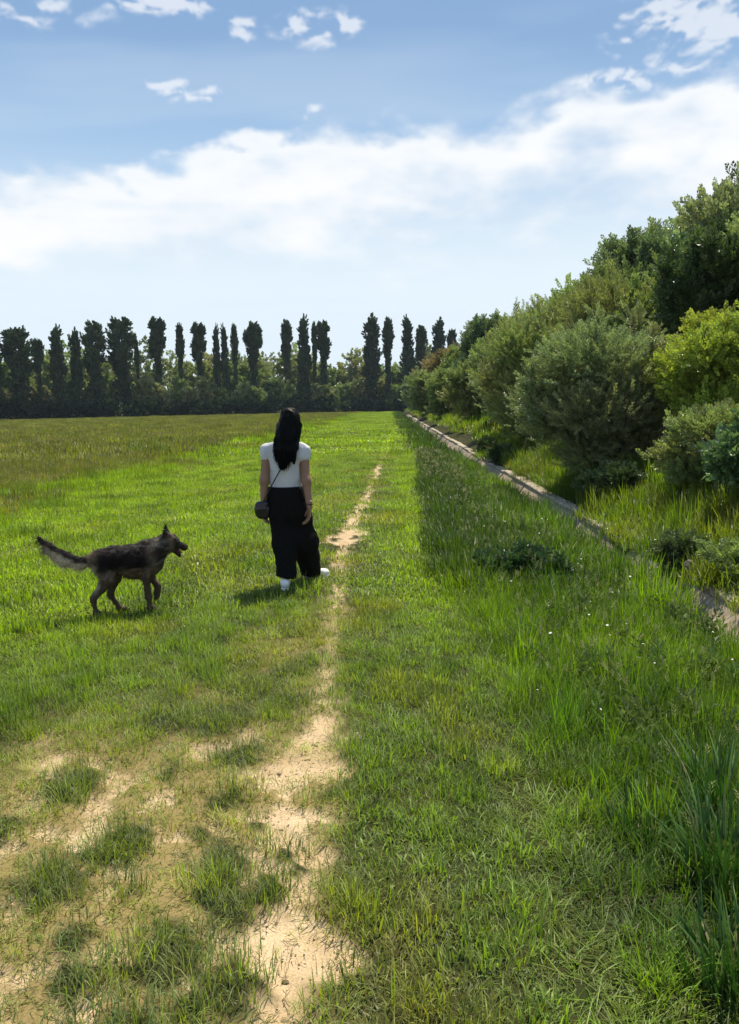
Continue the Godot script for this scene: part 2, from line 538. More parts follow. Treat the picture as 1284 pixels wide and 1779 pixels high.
func build_grass() -> void:
	var gm := mat("grass_blade", 0.42, 0.32, Color(0.95, 1.0, 0.40))
	# per zone, meshes for three distances: fine tufts near, wider clumps farther off
	var sets := [[], [], [], []]
	for lod in 3:
		var n: int = [26, 60, 110][lod]
		var r: float = [0.075, 0.22, 0.80][lod]
		var w: float = [0.0034, 0.0085, 0.030][lod]
		var sg: int = [3, 2, 2][lod]
		for variant in 3:
			sets[0].append(tuft_mesh(n, r, [0.070, 0.075, 0.10][lod], w, 1.7, sg, 0.17))
			if variant == 2: sets[0][lod * 3 + 2] = tuft_mesh(int(n * 0.8), r, [0.045, 0.05, 0.09][lod], w * 1.9, 2.0, sg, 0.05)
			sets[1].append(tuft_mesh(n, r, [0.18, 0.19, 0.23][lod], w * 1.2, 1.1, sg, 0.12))
			sets[2].append(tuft_mesh(n, r, [0.165, 0.175, 0.20][lod], w * 1.25, 1.3, sg, 0.10))
			sets[3].append(tuft_mesh(n, r, [0.26, 0.27, 0.32][lod], w * 1.45, 1.1, sg, 0.12))
	var bufs: Array = []
	for k in 36:
		bufs.append(PackedFloat32Array())
	var edges := [1.15, 6.5, 27.0, 235.0]
	for lod in 3:
		var step: float = [0.045, 0.115, 0.50][lod]
		var d: float = edges[lod]
		while d < float(edges[lod + 1]):
			var s := step * (1.0 if lod == 0 else 0.85 + 0.5 * (d / float(edges[lod + 1])))
			if lod == 2: s = 0.42 + d * 0.0034
			var half := deg_to_rad(31.0) + 0.35 / d
			var az := -half
			while az < half:
				var aa := az + rnd(-0.5, 0.5) * s / d
				var dd := d + rnd(-0.5, 0.5) * s
				az += s / d
				var x := sin(aa) * dd
				var z := -cos(aa) * dd
				if x > 2.28 and x < (3.10 if n_fine.get_noise_2d(z * 6.0, 3.0) < 0.05 else 2.93): continue
				if x > 9.0 or (x > 5.0 and rng.randf() < 0.5): continue
				var zn := zone(x, z)
				if lod == 2 and (zn == 2 and x > 1.7 or zn == 3 and x < 3.9): continue
				if lod == 1 and x > 2.6 and x < 3.2 and z < -11.0 and n_fine.get_noise_2d(z * 2.2, 8.0) < 0.24: continue
				if zn > 0 and lod == 0 and rng.randf() < 0.25: continue
				if lod == 2 and (zn == 1) and rng.randf() < 0.25: continue
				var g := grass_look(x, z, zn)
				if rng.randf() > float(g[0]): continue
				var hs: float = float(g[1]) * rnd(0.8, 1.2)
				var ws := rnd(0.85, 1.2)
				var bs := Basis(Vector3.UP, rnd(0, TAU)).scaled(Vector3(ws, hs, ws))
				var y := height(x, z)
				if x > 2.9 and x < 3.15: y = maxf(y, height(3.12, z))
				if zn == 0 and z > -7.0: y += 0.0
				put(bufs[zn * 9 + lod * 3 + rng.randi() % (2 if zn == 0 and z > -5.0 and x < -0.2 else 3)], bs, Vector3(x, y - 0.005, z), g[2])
			d += s
	var names := ["lawn_grass", "meadow_grass", "verge_grass", "bank_grass"]
	var labels := ["short mown green grass of the path strip with worn tufts", "longer olive meadow grass left of the mown strip", "long bright green grass between the path and the channel", "rough green grass on the bank beyond the channel"]
	var total := 0
	for zn in 4:
		var root := Node3D.new()
		root.name = names[zn]
		add_child(root)
		tag(root, labels[zn], "grass", "", "stuff")
		for k in 9:
			if bufs[zn * 9 + k].size() > 0:
				total += bufs[zn * 9 + k].size() / 16
				multi("grass_blades", sets[zn][k], gm, bufs[zn * 9 + k], root)
	print("grass clumps ", total)


# ------------------------------------------------------------------ trees and shrubs
func spray(leaves: int, length: float, width: float, open: float, droop: float, twig: bool) -> ArrayMesh:
	# a twig one unit long with leaves all along it
	var b := MB.new()
	for k in leaves:
		var t := 0.12 + 0.88 * (k + rng.randf() * 0.6) / leaves
		var a := k * 2.4 + rnd(-0.4, 0.4)
		var out := Vector3(cos(a), 0, sin(a))
		var op := open * rnd(0.7, 1.25) * (1.0 - 0.5 * t)
		var dir := (Vector3.UP * cos(op) + out * sin(op) + Vector3.DOWN * droop).normalized()
		var root := Vector3(rnd(-0.03, 0.03), t, rnd(-0.03, 0.03)) + out * 0.02
		var side := dir.cross(out.rotated(Vector3.UP, rnd(0.5, 2.4))).normalized()
		var l := length * rnd(0.7, 1.2)
		var w := width * rnd(0.8, 1.2) * 0.5
		var up := side.cross(dir).normalized()
		var br := rnd(0.72, 1.25)
		var col := Color(br * rnd(0.92, 1.08), br, br * rnd(0.8, 1.2))
		var m := root + dir * l * 0.5
		var tip := root + dir * l - up * l * 0.12
		b.tri(root, m - side * w + up * w * 0.3, tip, col)
		b.tri(root, tip, m + side * w + up * w * 0.3, col)
	if twig:
		b.tube([Vector3.ZERO, Vector3(0.02, 0.5, 0), Vector3(0, 1, 0)], [0.014, 0.010, 0.004], 3, Color(0.8, 0.5, 0.6))
	return b.mesh()


func fill_lobe(buf: PackedFloat32Array, mid: Vector3, rad: Vector3, count: int, size: float, up: float, tint: Color, vary: float, hollow := 0.42) -> void:
	var hue := rnd(-0.09, 0.09)
	tint = tint * rnd(0.84, 1.18)
	for k in count:
		var d := Vector3(rng.randfn(), rng.randfn(), rng.randfn()).normalized()
		var p := mid + d * rad * pow(rng.randf(), hollow) * (rnd(0.9, 1.06) if rng.randf() < 0.80 else rnd(1.05, 1.42))
		var y := (d * Vector3(1, 0.7, 1) + Vector3.UP * up + Vector3(rnd(-0.5, 0.5), rnd(-0.5, 0.5), rnd(-0.5, 0.5))).normalized()
		var x := y.cross(Vector3(rnd(-1, 1), rnd(-1, 1), rnd(-1, 1))).normalized()
		var s := size * rnd(0.7, 1.3)
		var f := 1.0 + rnd(-vary, vary)
		put(buf, Basis(x, y, x.cross(y)).scaled(Vector3.ONE * s), p - y * s * 0.5, Color(tint.r * f * (1.0 + hue), tint.g * f, tint.b * f))


# a woody plant: stems from its base to every lobe of its crown
func plant(o: Node3D, trunk: float, split: float, lobes: Array, sprays: Mesh, lm: Material, per: int, size: float, up: float, tint: Color, vary := 0.25, hollow := 0.42, bark := Color(0.07, 0.055, 0.04)) -> void:
	var b := MB.new()
	var total := 0.0
	for l in lobes:
		total += pow(l[1].x * l[1].y * l[1].z, 0.667)
	var top := Vector3.ZERO
	for l in lobes:
		if l[0].y > top.y: top = l[0]
	var fork := Vector3(top.x * 0.3, split, top.z * 0.3)
	if split > 0.15:
		b.tube([Vector3(0, -0.25, 0), Vector3(0.02, split * 0.5, 0), fork, top * 0.75 + Vector3(0, top.y * 0.12, 0), top], [trunk * 1.25, trunk, trunk * 0.85, trunk * 0.35, trunk * 0.08], 7, bark)
	var buf := PackedFloat32Array()
	for l in lobes:
		var mid: Vector3 = l[0]
		var from := fork.lerp(top, clampf((mid.y - split) / maxf(top.y - split, 0.01) * 0.45, 0.0, 0.6)) if split > 0.15 else Vector3(rnd(-0.12, 0.12), -0.15, rnd(-0.12, 0.12))
		var bend := from.lerp(mid, 0.5) + Vector3(rnd(-0.1, 0.1), rnd(0.0, 0.15), rnd(-0.1, 0.1)) * mid.length() * 0.4
		b.tube([from, bend, mid, mid + (mid - bend).normalized() * l[1].y * 0.6], [trunk * 0.5, trunk * 0.36, trunk * 0.2, trunk * 0.05], 5, bark)
		for k in 4:
			var d := Vector3(rng.randfn(), absf(rng.randfn()) + 0.2, rng.randfn()).normalized()
			b.tube([mid.lerp(bend, rnd(0.0, 0.7)), mid + d * l[1] * 0.85], [trunk * 0.14, trunk * 0.03], 3, bark)
		fill_lobe(buf, mid, l[1], int(per * pow(l[1].x * l[1].y * l[1].z, 0.667) / total), size, up, tint, vary, hollow)
	obj("trunk" if split > 0.15 else "stems", b.mesh(), M.bark, o)
	multi("crown", sprays, lm, buf, o)


func lumps(count: int, w: float, h: float, low: float, deep := 1.0) -> Array:
	# lobes scattered through an egg of width w whose crown runs from low to h
	var out: Array = []
	var mid := (low + h) / 2.0
	var hh := (h - low) / 2.0
	for k in count:
		var t := (k + 0.5) / count * 2.0 - 1.0
		var ring := sqrt(1.0 - t * t * 0.85)
		var a := k * 2.4 + rnd(-0.5, 0.5)
		var r := w * 0.5 * ring * rnd(0.35, 0.80)
		var s := rnd(0.17, 0.34)
		out.append([Vector3(cos(a) * r, mid + t * hh * 0.8, sin(a) * r * deep), Vector3(w * s, minf(hh, w * 0.6) * rnd(0.34, 0.5), w * s * deep)])
	out.append([Vector3(0, mid, 0), Vector3(w * 0.3, hh * 0.6, w * 0.3 * deep)])
	return out


func poplar_lobes(kind: int) -> Array:
	# a column about 20 m high and 3.4 m wide at its widest
	var out: Array = []
	var n := 17
	for k in n:
		var t := float(k) / (n - 1)
		var y := lerpf(2.4, 18.6, t)
		var w := 1.25
		if kind == 0: w = 1.05 + 0.5 * sin(PI * clampf(t * 0.85 + 0.1, 0.0, 1.0)) + 0.15 * t
		elif kind == 1: w = lerpf(0.55, 0.75, t) + 0.95 * sm(0.55, 0.75, t)
		elif kind == 2: w = 1.35 + 0.35 * sm(0.4, 0.9, t)
		else: w = 0.9 - 0.2 * sm(0.15, 0.5, t) + 0.85 * sm(0.58, 0.76, t)
		if t > 0.95: w *= 0.8
		var a := k * 2.4
		var off := w * rnd(0.35, 0.75)
		if kind == 2 and t > 0.55: off = w * 0.85
		out.append([Vector3(cos(a) * off, y + rnd(-0.4, 0.4), sin(a) * off), Vector3(w * rnd(0.55, 0.8), rnd(1.2, 2.1), w * rnd(0.55, 0.8))])
		if k % 2 == 0:
			out.append([Vector3(cos(a + 2.8) * off * 0.9, y + rnd(-0.5, 0.5), sin(a + 2.8) * off * 0.9), Vector3(w * 0.6, 1.3, w * 0.6)])
	return out


func build_poplars() -> void:
	var leaf := spray(16, 0.42, 0.30, 0.8, 0.0, false)
	var protos: Array = []
	for kind in 4:
		var o := Node3D.new()
		plant(o, 0.30, 2.2, poplar_lobes(kind), leaf, M.poplar_leaf, 1400, 0.85, 0.9, Color(0.095, 0.125, 0.066), 0.34, 0.5, Color(0.09, 0.08, 0.065))
		protos.append(o)
	# x, z, top height, width, shape, label
	var rows := [
		[-76.3, -150, 19.3, 2.8, 0, "dark columnar poplar cut by the left edge of the photo, first of the row"],
		[-73.2, -153, 18.2, 4.9, 2, "broad bushy dark poplar, second of the row from the left"],
		[-70.7, -156, 16.3, 2.1, 1, "short slim pointed poplar right of the broad bushy one at the left end"],
		[-67.7, -158, 18.6, 3.3, 0, "dense dark poplar, left one of a close trio near the left end"],
		[-65.0, -161, 18.3, 2.6, 0, "slightly lower poplar in the middle of a close trio near the left end"],
		[-61.8, -163, 20.2, 4.1, 2, "tall wide poplar with a ragged top, right one of a close trio"],
		[-57.3, -167, 21.3, 4.9, 2, "widest poplar of the left half of the row, with a forked top"],
		[-54.6, -169, 17.1, 1.2, 3, "thin low poplar pressed against the right of the widest forked poplar"],
		[-51.4, -172, 21.9, 3.6, 1, "top heavy poplar with a thin lower stem standing above a light gap"],
		[-47.1, -175, 20.5, 2.0, 3, "slim poplar standing alone between the two top heavy poplars"],
		[-43.3, -177, 21.1, 3.3, 1, "poplar whose round head overhangs to the right, left of a close pair"],
		[-39.9, -180, 20.4, 2.0, 0, "left twin of a close pair of narrow poplars"],
		[-38.0, -181, 20.5, 2.0, 0, "right twin of a close pair of narrow poplars"],
		[-36.0, -182, 20.9, 1.8, 3, "thin poplar with a small tufted head, just right of the close pair"],
		[-32.4, -185, 21.8, 4.0, 1, "full headed poplar left of the woman's head, on a straight lower column"],
		[-24.8, -189, 22.3, 3.0, 3, "poplar directly above the left side of the woman's head, with a narrow waist"],
		[-21.0, -191, 23.3, 3.4, 0, "tall poplar above the right side of the woman's head, left of a close pair"],
		[-18.7, -193, 22.2, 1.5, 3, "thin poplar wedged between two wide poplars right of the woman's head"],
		[-16.2, -194, 22.7, 3.5, 1, "poplar with a squared dense head right of the thin wedged one"],
		[-4.8, -201, 24.2, 4.8, 0, "tallest and thickest dark poplar, left of the end of the grass path"],
		[-0.6, -203, 23.9, 3.0, 3, "poplar with a narrow waist standing over the end of the grass path"],
		[4.7, -205, 24.2, 3.7, 0, "smooth dense cigar shaped poplar just right of the end of the path"],
		[8.2, -207, 22.2, 3.3, 3, "sparse see-through poplar right of the cigar shaped one"],
		[12.9, -210, 24.0, 4.3, 0, "dark club shaped poplar leaning a little to the right, above the hedge"],
		[16.9, -212, 21.8, 2.8, 1, "last poplar of the row, half hidden behind the hedge on the bank"],
	]
	for r in rows:
		var o: Node3D = protos[int(r[4])].duplicate()
		o.name = numbered("poplar_tree")
		add_child(o)
		var y := height(r[0], r[1])
		o.position = Vector3(r[0], y - 0.1, r[1])
		var k: float = (float(r[2]) - y) / 19.9
		var w: float = float(r[3]) / 3.95
		o.rotation = Vector3(rnd(-0.012, 0.012), rnd(0, TAU), rnd(-0.02, 0.02))
		o.scale = Vector3(w, k, w)
		tag(o, r[5], "tree", "poplars in a row across the far end of the field")
	for p in protos:
		p.free()


func build_woodland() -> void:
	# the wood behind the poplars, one mass
	var root := Node3D.new()
	root.name = "woodland"
	add_child(root)
	tag(root, "lower green wood and dark undergrowth behind and between the poplars", "wood", "", "stuff")
	var buf := PackedFloat32Array()
	var b := MB.new()
	var tints := [Color(0.26, 0.32, 0.12), Color(0.30, 0.34, 0.14), Color(0.19, 0.24, 0.10), Color(0.31, 0.31, 0.15)]
	for row in 3:
		var x := -104.0
		while x < 40.0:
			var t := (x + 104.0) / 120.0
			var z: float = -146.0 - 0.66 * (x + 80.0) - [7.0, 18.0, 34.0][row] + rnd(-3, 3)
			var h: float = [7.5, 14.2, 16.6][row] * rnd(0.72, 1.15) * (1.06 - 0.06 * t)
			var w: float = [5.0, 8.0, 9.5][row] * rnd(0.8, 1.2)
			var y := height(x, z)
			var tint: Color = tints[rng.randi() % 4]
			for l in lumps(7, w, h, 0.8 if row == 0 else 2.0):
				fill_lobe(buf, Vector3(x, y, z) + l[0], l[1], 34 if row < 2 else 30, 1.35, 0.5, tint, 0.3, 0.4)
			b.tube([Vector3(x, y - 0.2, z), Vector3(x + rnd(-0.4, 0.4), y + h * 0.5, z), Vector3(x, y + h * 0.8, z)], [0.28, 0.2, 0.06], 5, Color(0.10, 0.09, 0.075))
			x += w * rnd(0.5, 0.8)
	# undergrowth close round the poplars' feet
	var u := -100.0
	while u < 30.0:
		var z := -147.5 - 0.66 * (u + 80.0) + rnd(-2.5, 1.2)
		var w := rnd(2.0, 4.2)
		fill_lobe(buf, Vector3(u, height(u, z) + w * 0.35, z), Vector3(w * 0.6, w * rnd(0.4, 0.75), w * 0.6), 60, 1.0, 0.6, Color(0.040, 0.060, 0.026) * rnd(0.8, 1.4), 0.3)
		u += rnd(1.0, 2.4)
	obj("trunks", b.mesh(), M.bark, root).set_meta("kind", "stuff")
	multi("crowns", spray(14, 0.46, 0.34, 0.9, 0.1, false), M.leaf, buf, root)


func at_bank(x: float, z: float) -> Vector3:
	return Vector3(x, height(x, z) - 0.03, z)


func build_bank_plants() -> void:
	var willow := spray(20, 0.28, 0.075, 0.75, 0.0, true)
	var oval := spray(16, 0.26, 0.15, 0.95, 0.05, true)
	var broad := spray(12, 0.36, 0.26, 1.05, 0.15, true)
	var far_oval := spray(16, 0.30, 0.19, 0.95, 0.05, false)
	var grey := Color(0.308, 0.353, 0.175)
	var olive := Color(0.294, 0.333, 0.125)
	var mid := Color(0.260, 0.324, 0.106)
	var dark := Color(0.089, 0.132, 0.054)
	var yellow := Color(0.394, 0.462, 0.077)
	var brown := Color(0.297, 0.248, 0.127)
	# name, label, category, x, z, top above ground, width, crown's low edge, lobes, leaf, sprays, size, up, tint, trunk, split
	var rows := [
		["willow_shrub", "large round grey-green willow shrub nearest the channel with dark stems showing at its foot", "shrub", 3.95, -14.6, 2.55, 3.0, 0.25, 15, willow, 8840, 0.23, 0.55, grey, 0.05, 0.0],
		["willow_shrub", "tall grey-green willow shrub leaning over the channel behind the nearest round willow", "shrub", 4.5, -24.0, 3.4, 3.6, 0.2, 16, willow, 8840, 0.29, 0.7, olive, 0.06, 0.0],
		["willow_shrub", "feathery willow shrub filling the slope above the nearest round willow", "shrub", 5.9, -19.5, 3.2, 4.0, 0.3, 13, willow, 7140, 0.27, 0.75, olive, 0.05, 0.0],
		["willow_shrub", "light feathery willow on the upper slope behind the leaning willow", "shrub", 6.1, -28.5, 4.0, 4.8, 0.4, 14, willow, 7140, 0.36, 0.8, Color(0.321, 0.365, 0.145), 0.06, 0.0],
		["round_shrub", "small round green shrub dark on its right, on the channel edge far along", "shrub", 4.6, -62.0, 3.3, 3.4, 0.1, 11, far_oval, 3740, 0.38, 0.5, mid, 0.05, 0.0],
		["round_shrub", "farthest round grey-green shrub where the channel meets the wood", "shrub", 5.0, -112.0, 5.2, 6.4, 0.2, 12, far_oval, 3740, 0.65, 0.5, grey, 0.06, 0.0],
		["round_shrub", "pale round shrub between the farthest shrub and the small dark sided one", "shrub", 4.6, -84.0, 4.3, 4.8, 0.2, 12, far_oval, 3740, 0.49, 0.5, olive, 0.06, 0.0],
		["round_shrub", "low olive shrub beside the small dark sided one", "shrub", 5.0, -46.0, 3.2, 3.6, 0.2, 11, far_oval, 4080, 0.34, 0.5, olive, 0.05, 0.0],
		["brown_shrub", "reddish brown tinged bush at the hedge's far skyline", "shrub", 6.8, -90.0, 6.0, 6.5, 0.3, 12, far_oval, 4080, 0.61, 0.6, brown, 0.07, 0.0],
		["yellow_shrub", "bright yellow-green leafy bush at the right edge below the dark trees", "shrub", 5.7, -12.8, 2.0, 2.4, 0.2, 13, oval, 6120, 0.23, 0.5, yellow, 0.045, 0.0],
		["yellow_shrub", "lower yellow-green bush left of the bright one at the right edge", "shrub", 5.5, -15.2, 1.5, 1.6, 0.1, 11, oval, 4420, 0.21, 0.5, Color(0.353, 0.410, 0.088), 0.04, 0.0],
		["bramble_shrub", "grey-green tangled bramble under the yellow-green bush at the right edge", "shrub", 4.6, -10.6, 0.95, 1.7, 0.0, 11, oval, 4420, 0.18, 0.5, olive, 0.03, 0.0],
		["broad_leaved_shrub", "broad leaved shrub with shiny leaves cut by the right edge", "shrub", 4.35, -8.9, 1.1, 1.0, 0.0, 9, broad, 1530, 0.21, 0.4, Color(0.125, 0.212, 0.091), 0.03, 0.0],
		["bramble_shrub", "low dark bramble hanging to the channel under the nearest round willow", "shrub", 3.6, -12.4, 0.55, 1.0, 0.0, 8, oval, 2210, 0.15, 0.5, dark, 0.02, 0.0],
		["dark_tree", "dark tree with separate upright shoots on the skyline, left of the tallest tree", "tree", 7.7, -24.6, 4.9, 3.2, 0.8, 14, oval, 6120, 0.42, 1.0, Color(0.211, 0.276, 0.138), 0.10, 0.9],
		["tall_tree", "tallest grey-green tree at the upper right with tufted upright shoots", "tree", 7.9, -19.0, 4.55, 3.2, 0.8, 15, oval, 7820, 0.38, 1.1, Color(0.344, 0.415, 0.221), 0.11, 0.9],
		["tall_tree", "dense tree cut by the upper right edge, right of the tallest one", "tree", 8.5, -16.8, 3.95, 3.2, 0.7, 14, oval, 7140, 0.35, 1.0, Color(0.284, 0.349, 0.162), 0.10, 0.9],
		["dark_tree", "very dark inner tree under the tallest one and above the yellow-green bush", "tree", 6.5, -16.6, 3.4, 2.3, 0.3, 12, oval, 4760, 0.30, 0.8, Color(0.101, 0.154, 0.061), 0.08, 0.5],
		["small_tree", "olive leafed small tree left of the very dark inner tree", "tree", 6.2, -18.2, 2.9, 2.4, 0.3, 12, oval, 4420, 0.30, 0.8, mid, 0.07, 0.5],
		["small_tree", "dark green small tree on the slope below the dark skyline tree", "tree", 7.0, -23.5, 3.7, 3.2, 0.4, 12, oval, 4760, 0.35, 0.8, Color(0.227, 0.283, 0.115), 0.08, 0.5],
		["small_tree", "light green tree on the skyline left of the dark tree with shoots", "tree", 7.7, -30.5, 4.2, 4.0, 0.5, 13, oval, 5100, 0.42, 0.8, Color(0.268, 0.378, 0.118), 0.09, 0.7],
		["small_tree", "dark rounded treetop poking from the middle of the hedge skyline", "tree", 7.4, -37.5, 3.6, 2.6, 0.5, 11, oval, 3740, 0.42, 0.8, Color(0.118, 0.177, 0.073), 0.09, 0.7],
		["small_tree", "pale green tree filling the middle of the hedge skyline", "tree", 7.0, -43.0, 3.5, 4.6, 0.4, 13, far_oval, 4760, 0.53, 0.7, olive, 0.09, 0.6],
		["small_tree", "grey-green pointed tree at the far left of the hedge skyline", "tree", 7.4, -60.0, 6.3, 3.8, 0.6, 13, far_oval, 4420, 0.61, 0.9, Color(0.218, 0.292, 0.151), 0.10, 0.9],
		["small_tree", "olive tree between the pointed tree and the pale green one", "tree", 7.2, -51.0, 4.0, 4.6, 0.5, 12, far_oval, 4420, 0.57, 0.7, mid, 0.09, 0.7],
		["small_tree", "round olive tree just beyond the pointed tree", "tree", 7.4, -74.0, 5.0, 5.0, 0.5, 12, far_oval, 4080, 0.65, 0.7, mid, 0.1, 0.7],
		["willow_shrub", "small willow bush between the leaning willow and the low olive shrub", "shrub", 5.2, -34.0, 3.0, 3.2, 0.2, 12, willow, 5780, 0.34, 0.7, grey, 0.05, 0.0],
		["small_tree", "far grey-green tree above the farthest round shrub", "tree", 9.5, -128.0, 7.5, 7.0, 0.5, 12, far_oval, 3740, 0.84, 0.7, Color(0.117, 0.154, 0.081), 0.12, 0.9],
		["tall_tree", "tall tree of the hedge just outside the right edge", "tree", 8.4, -13.4, 3.7, 3.4, 0.6, 13, oval, 5780, 0.35, 1.0, Color(0.101, 0.154, 0.073), 0.11, 0.9],
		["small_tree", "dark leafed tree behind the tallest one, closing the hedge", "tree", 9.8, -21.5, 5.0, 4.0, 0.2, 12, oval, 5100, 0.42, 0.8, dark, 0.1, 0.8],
	]
	for r in rows:
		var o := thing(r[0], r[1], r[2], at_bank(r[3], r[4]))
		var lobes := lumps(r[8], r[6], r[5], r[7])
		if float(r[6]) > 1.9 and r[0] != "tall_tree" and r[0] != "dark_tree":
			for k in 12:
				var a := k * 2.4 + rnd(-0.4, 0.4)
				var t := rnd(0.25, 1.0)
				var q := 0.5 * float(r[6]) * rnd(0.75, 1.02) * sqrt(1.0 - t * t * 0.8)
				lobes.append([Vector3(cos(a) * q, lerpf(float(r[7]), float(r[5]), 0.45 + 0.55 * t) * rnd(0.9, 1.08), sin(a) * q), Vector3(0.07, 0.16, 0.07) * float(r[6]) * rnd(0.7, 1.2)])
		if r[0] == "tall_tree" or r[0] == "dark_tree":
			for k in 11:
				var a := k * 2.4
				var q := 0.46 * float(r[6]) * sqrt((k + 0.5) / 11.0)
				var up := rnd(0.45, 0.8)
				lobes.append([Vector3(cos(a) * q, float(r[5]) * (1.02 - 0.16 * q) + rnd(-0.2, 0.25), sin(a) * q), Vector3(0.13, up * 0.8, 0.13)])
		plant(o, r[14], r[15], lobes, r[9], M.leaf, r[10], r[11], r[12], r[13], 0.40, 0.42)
	# weeds rooted in the joints of the channel wall
	for w in [["channel_weed", "large dark leafy weed hiding a grey stone at the channel edge", 2.98, -8.0, 0.50, 0.62, dark, 420, 0.17], ["channel_weed", "small dark weed on the channel edge left of the large one", 2.95, -9.7, 0.28, 0.30, dark, 160, 0.13], ["channel_weed", "dark weed clump hanging over the channel below the leaning willow", 3.15, -22.4, 0.55, 0.6, dark, 260, 0.25], ["channel_weed", "farther dark weed clump hanging over the channel", 3.15, -26.2, 0.6, 0.6, dark, 260, 0.25], ["channel_weed", "light green leafy weed above the channel at the right edge", 3.3, -7.2, 0.34, 0.6, mid, 330, 0.15]]:
		var o := thing(w[0], w[1], "weed", at_bank(w[2], w[3]) + Vector3(0, 0.02, 0))
		plant(o, 0.012, 0.0, lumps(6, w[5], w[4], 0.0), oval, M.leaf, w[7], w[8], 0.6, w[6], 0.3)
	var st := MB.new()
	st.box(Vector3(0, 0.11, 0), Vector3(0.11, 0.22, 0.13), 0.04, Color(0.26, 0.24, 0.21))
	var so := obj("stone", st.mesh(), M.concrete)
	so.position = Vector3(2.98, height(3.12, -7.75) - 0.06, -7.70)
	so.rotation = Vector3(0.15, 0.5, 0.2)
	tag(so, "upright grey stone in the dark weed at the channel edge", "stone")


# ------------------------------------------------------------------ concrete channel
func build_channel() -> void:
	var o := thing("concrete_channel", "pale concrete lined drainage channel with weathered slabs along the foot of the bank", "channel", Vector3(0, 0, 0))
	var z := 2.0
	var k := 0
	while z > -150.0:
		var l := 1.6 if z > -60.0 else 6.0
		var y := height(2.6, z - l / 2) + 0.66
		var tone := rnd(0.9, 1.18)
		var warm := rnd(0.94, 1.06)
		var col := Color(0.54 * tone * warm, 0.46 * tone, 0.36 * tone)
		# sloping facing slab
		var s := MB.new()
		s.box(Vector3.ZERO, Vector3(0.075, 0.66, l - 0.022), 0.010, col)
		var a := obj("facing_slab", s.mesh(), M.concrete, o)
		a.position = Vector3(2.775 + rnd(-0.012, 0.012), y - 0.365 + rnd(-0.012, 0.012), z - l / 2)
		a.rotation = Vector3(rnd(-0.006, 0.006), rnd(-0.02, 0.02), -0.70 + rnd(-0.05, 0.05))
		# coping on its top, lost here and there
		if z < -8.0 and rng.randf() < 0.03:
			z -= l
			continue
		var c := MB.new()
		var tone2 := rnd(0.9, 1.18)
		c.box(Vector3.ZERO, Vector3(0.21, 0.085, l - 0.016), 0.018, Color(0.62 * tone2, 0.55 * tone2, 0.45 * tone2))
		var b := obj("coping_stone", c.mesh(), M.concrete, o)
		b.position = Vector3(3.045 + rnd(-0.014, 0.014), y - 0.078 + rnd(-0.012, 0.012), z - l / 2)
		b.rotation = Vector3(rnd(-0.008, 0.008), rnd(-0.012, 0.012), rnd(-0.05, 0.05))
		# bed of the channel
		var f := MB.new()
		f.box(Vector3.ZERO, Vector3(0.34, 0.06, l - 0.022), 0.008, col * 0.9)
		var d := obj("floor_slab", f.mesh(), M.concrete, o)
		d.position = Vector3(2.55, y - 0.665, z - l / 2)
		z -= l
		k += 1


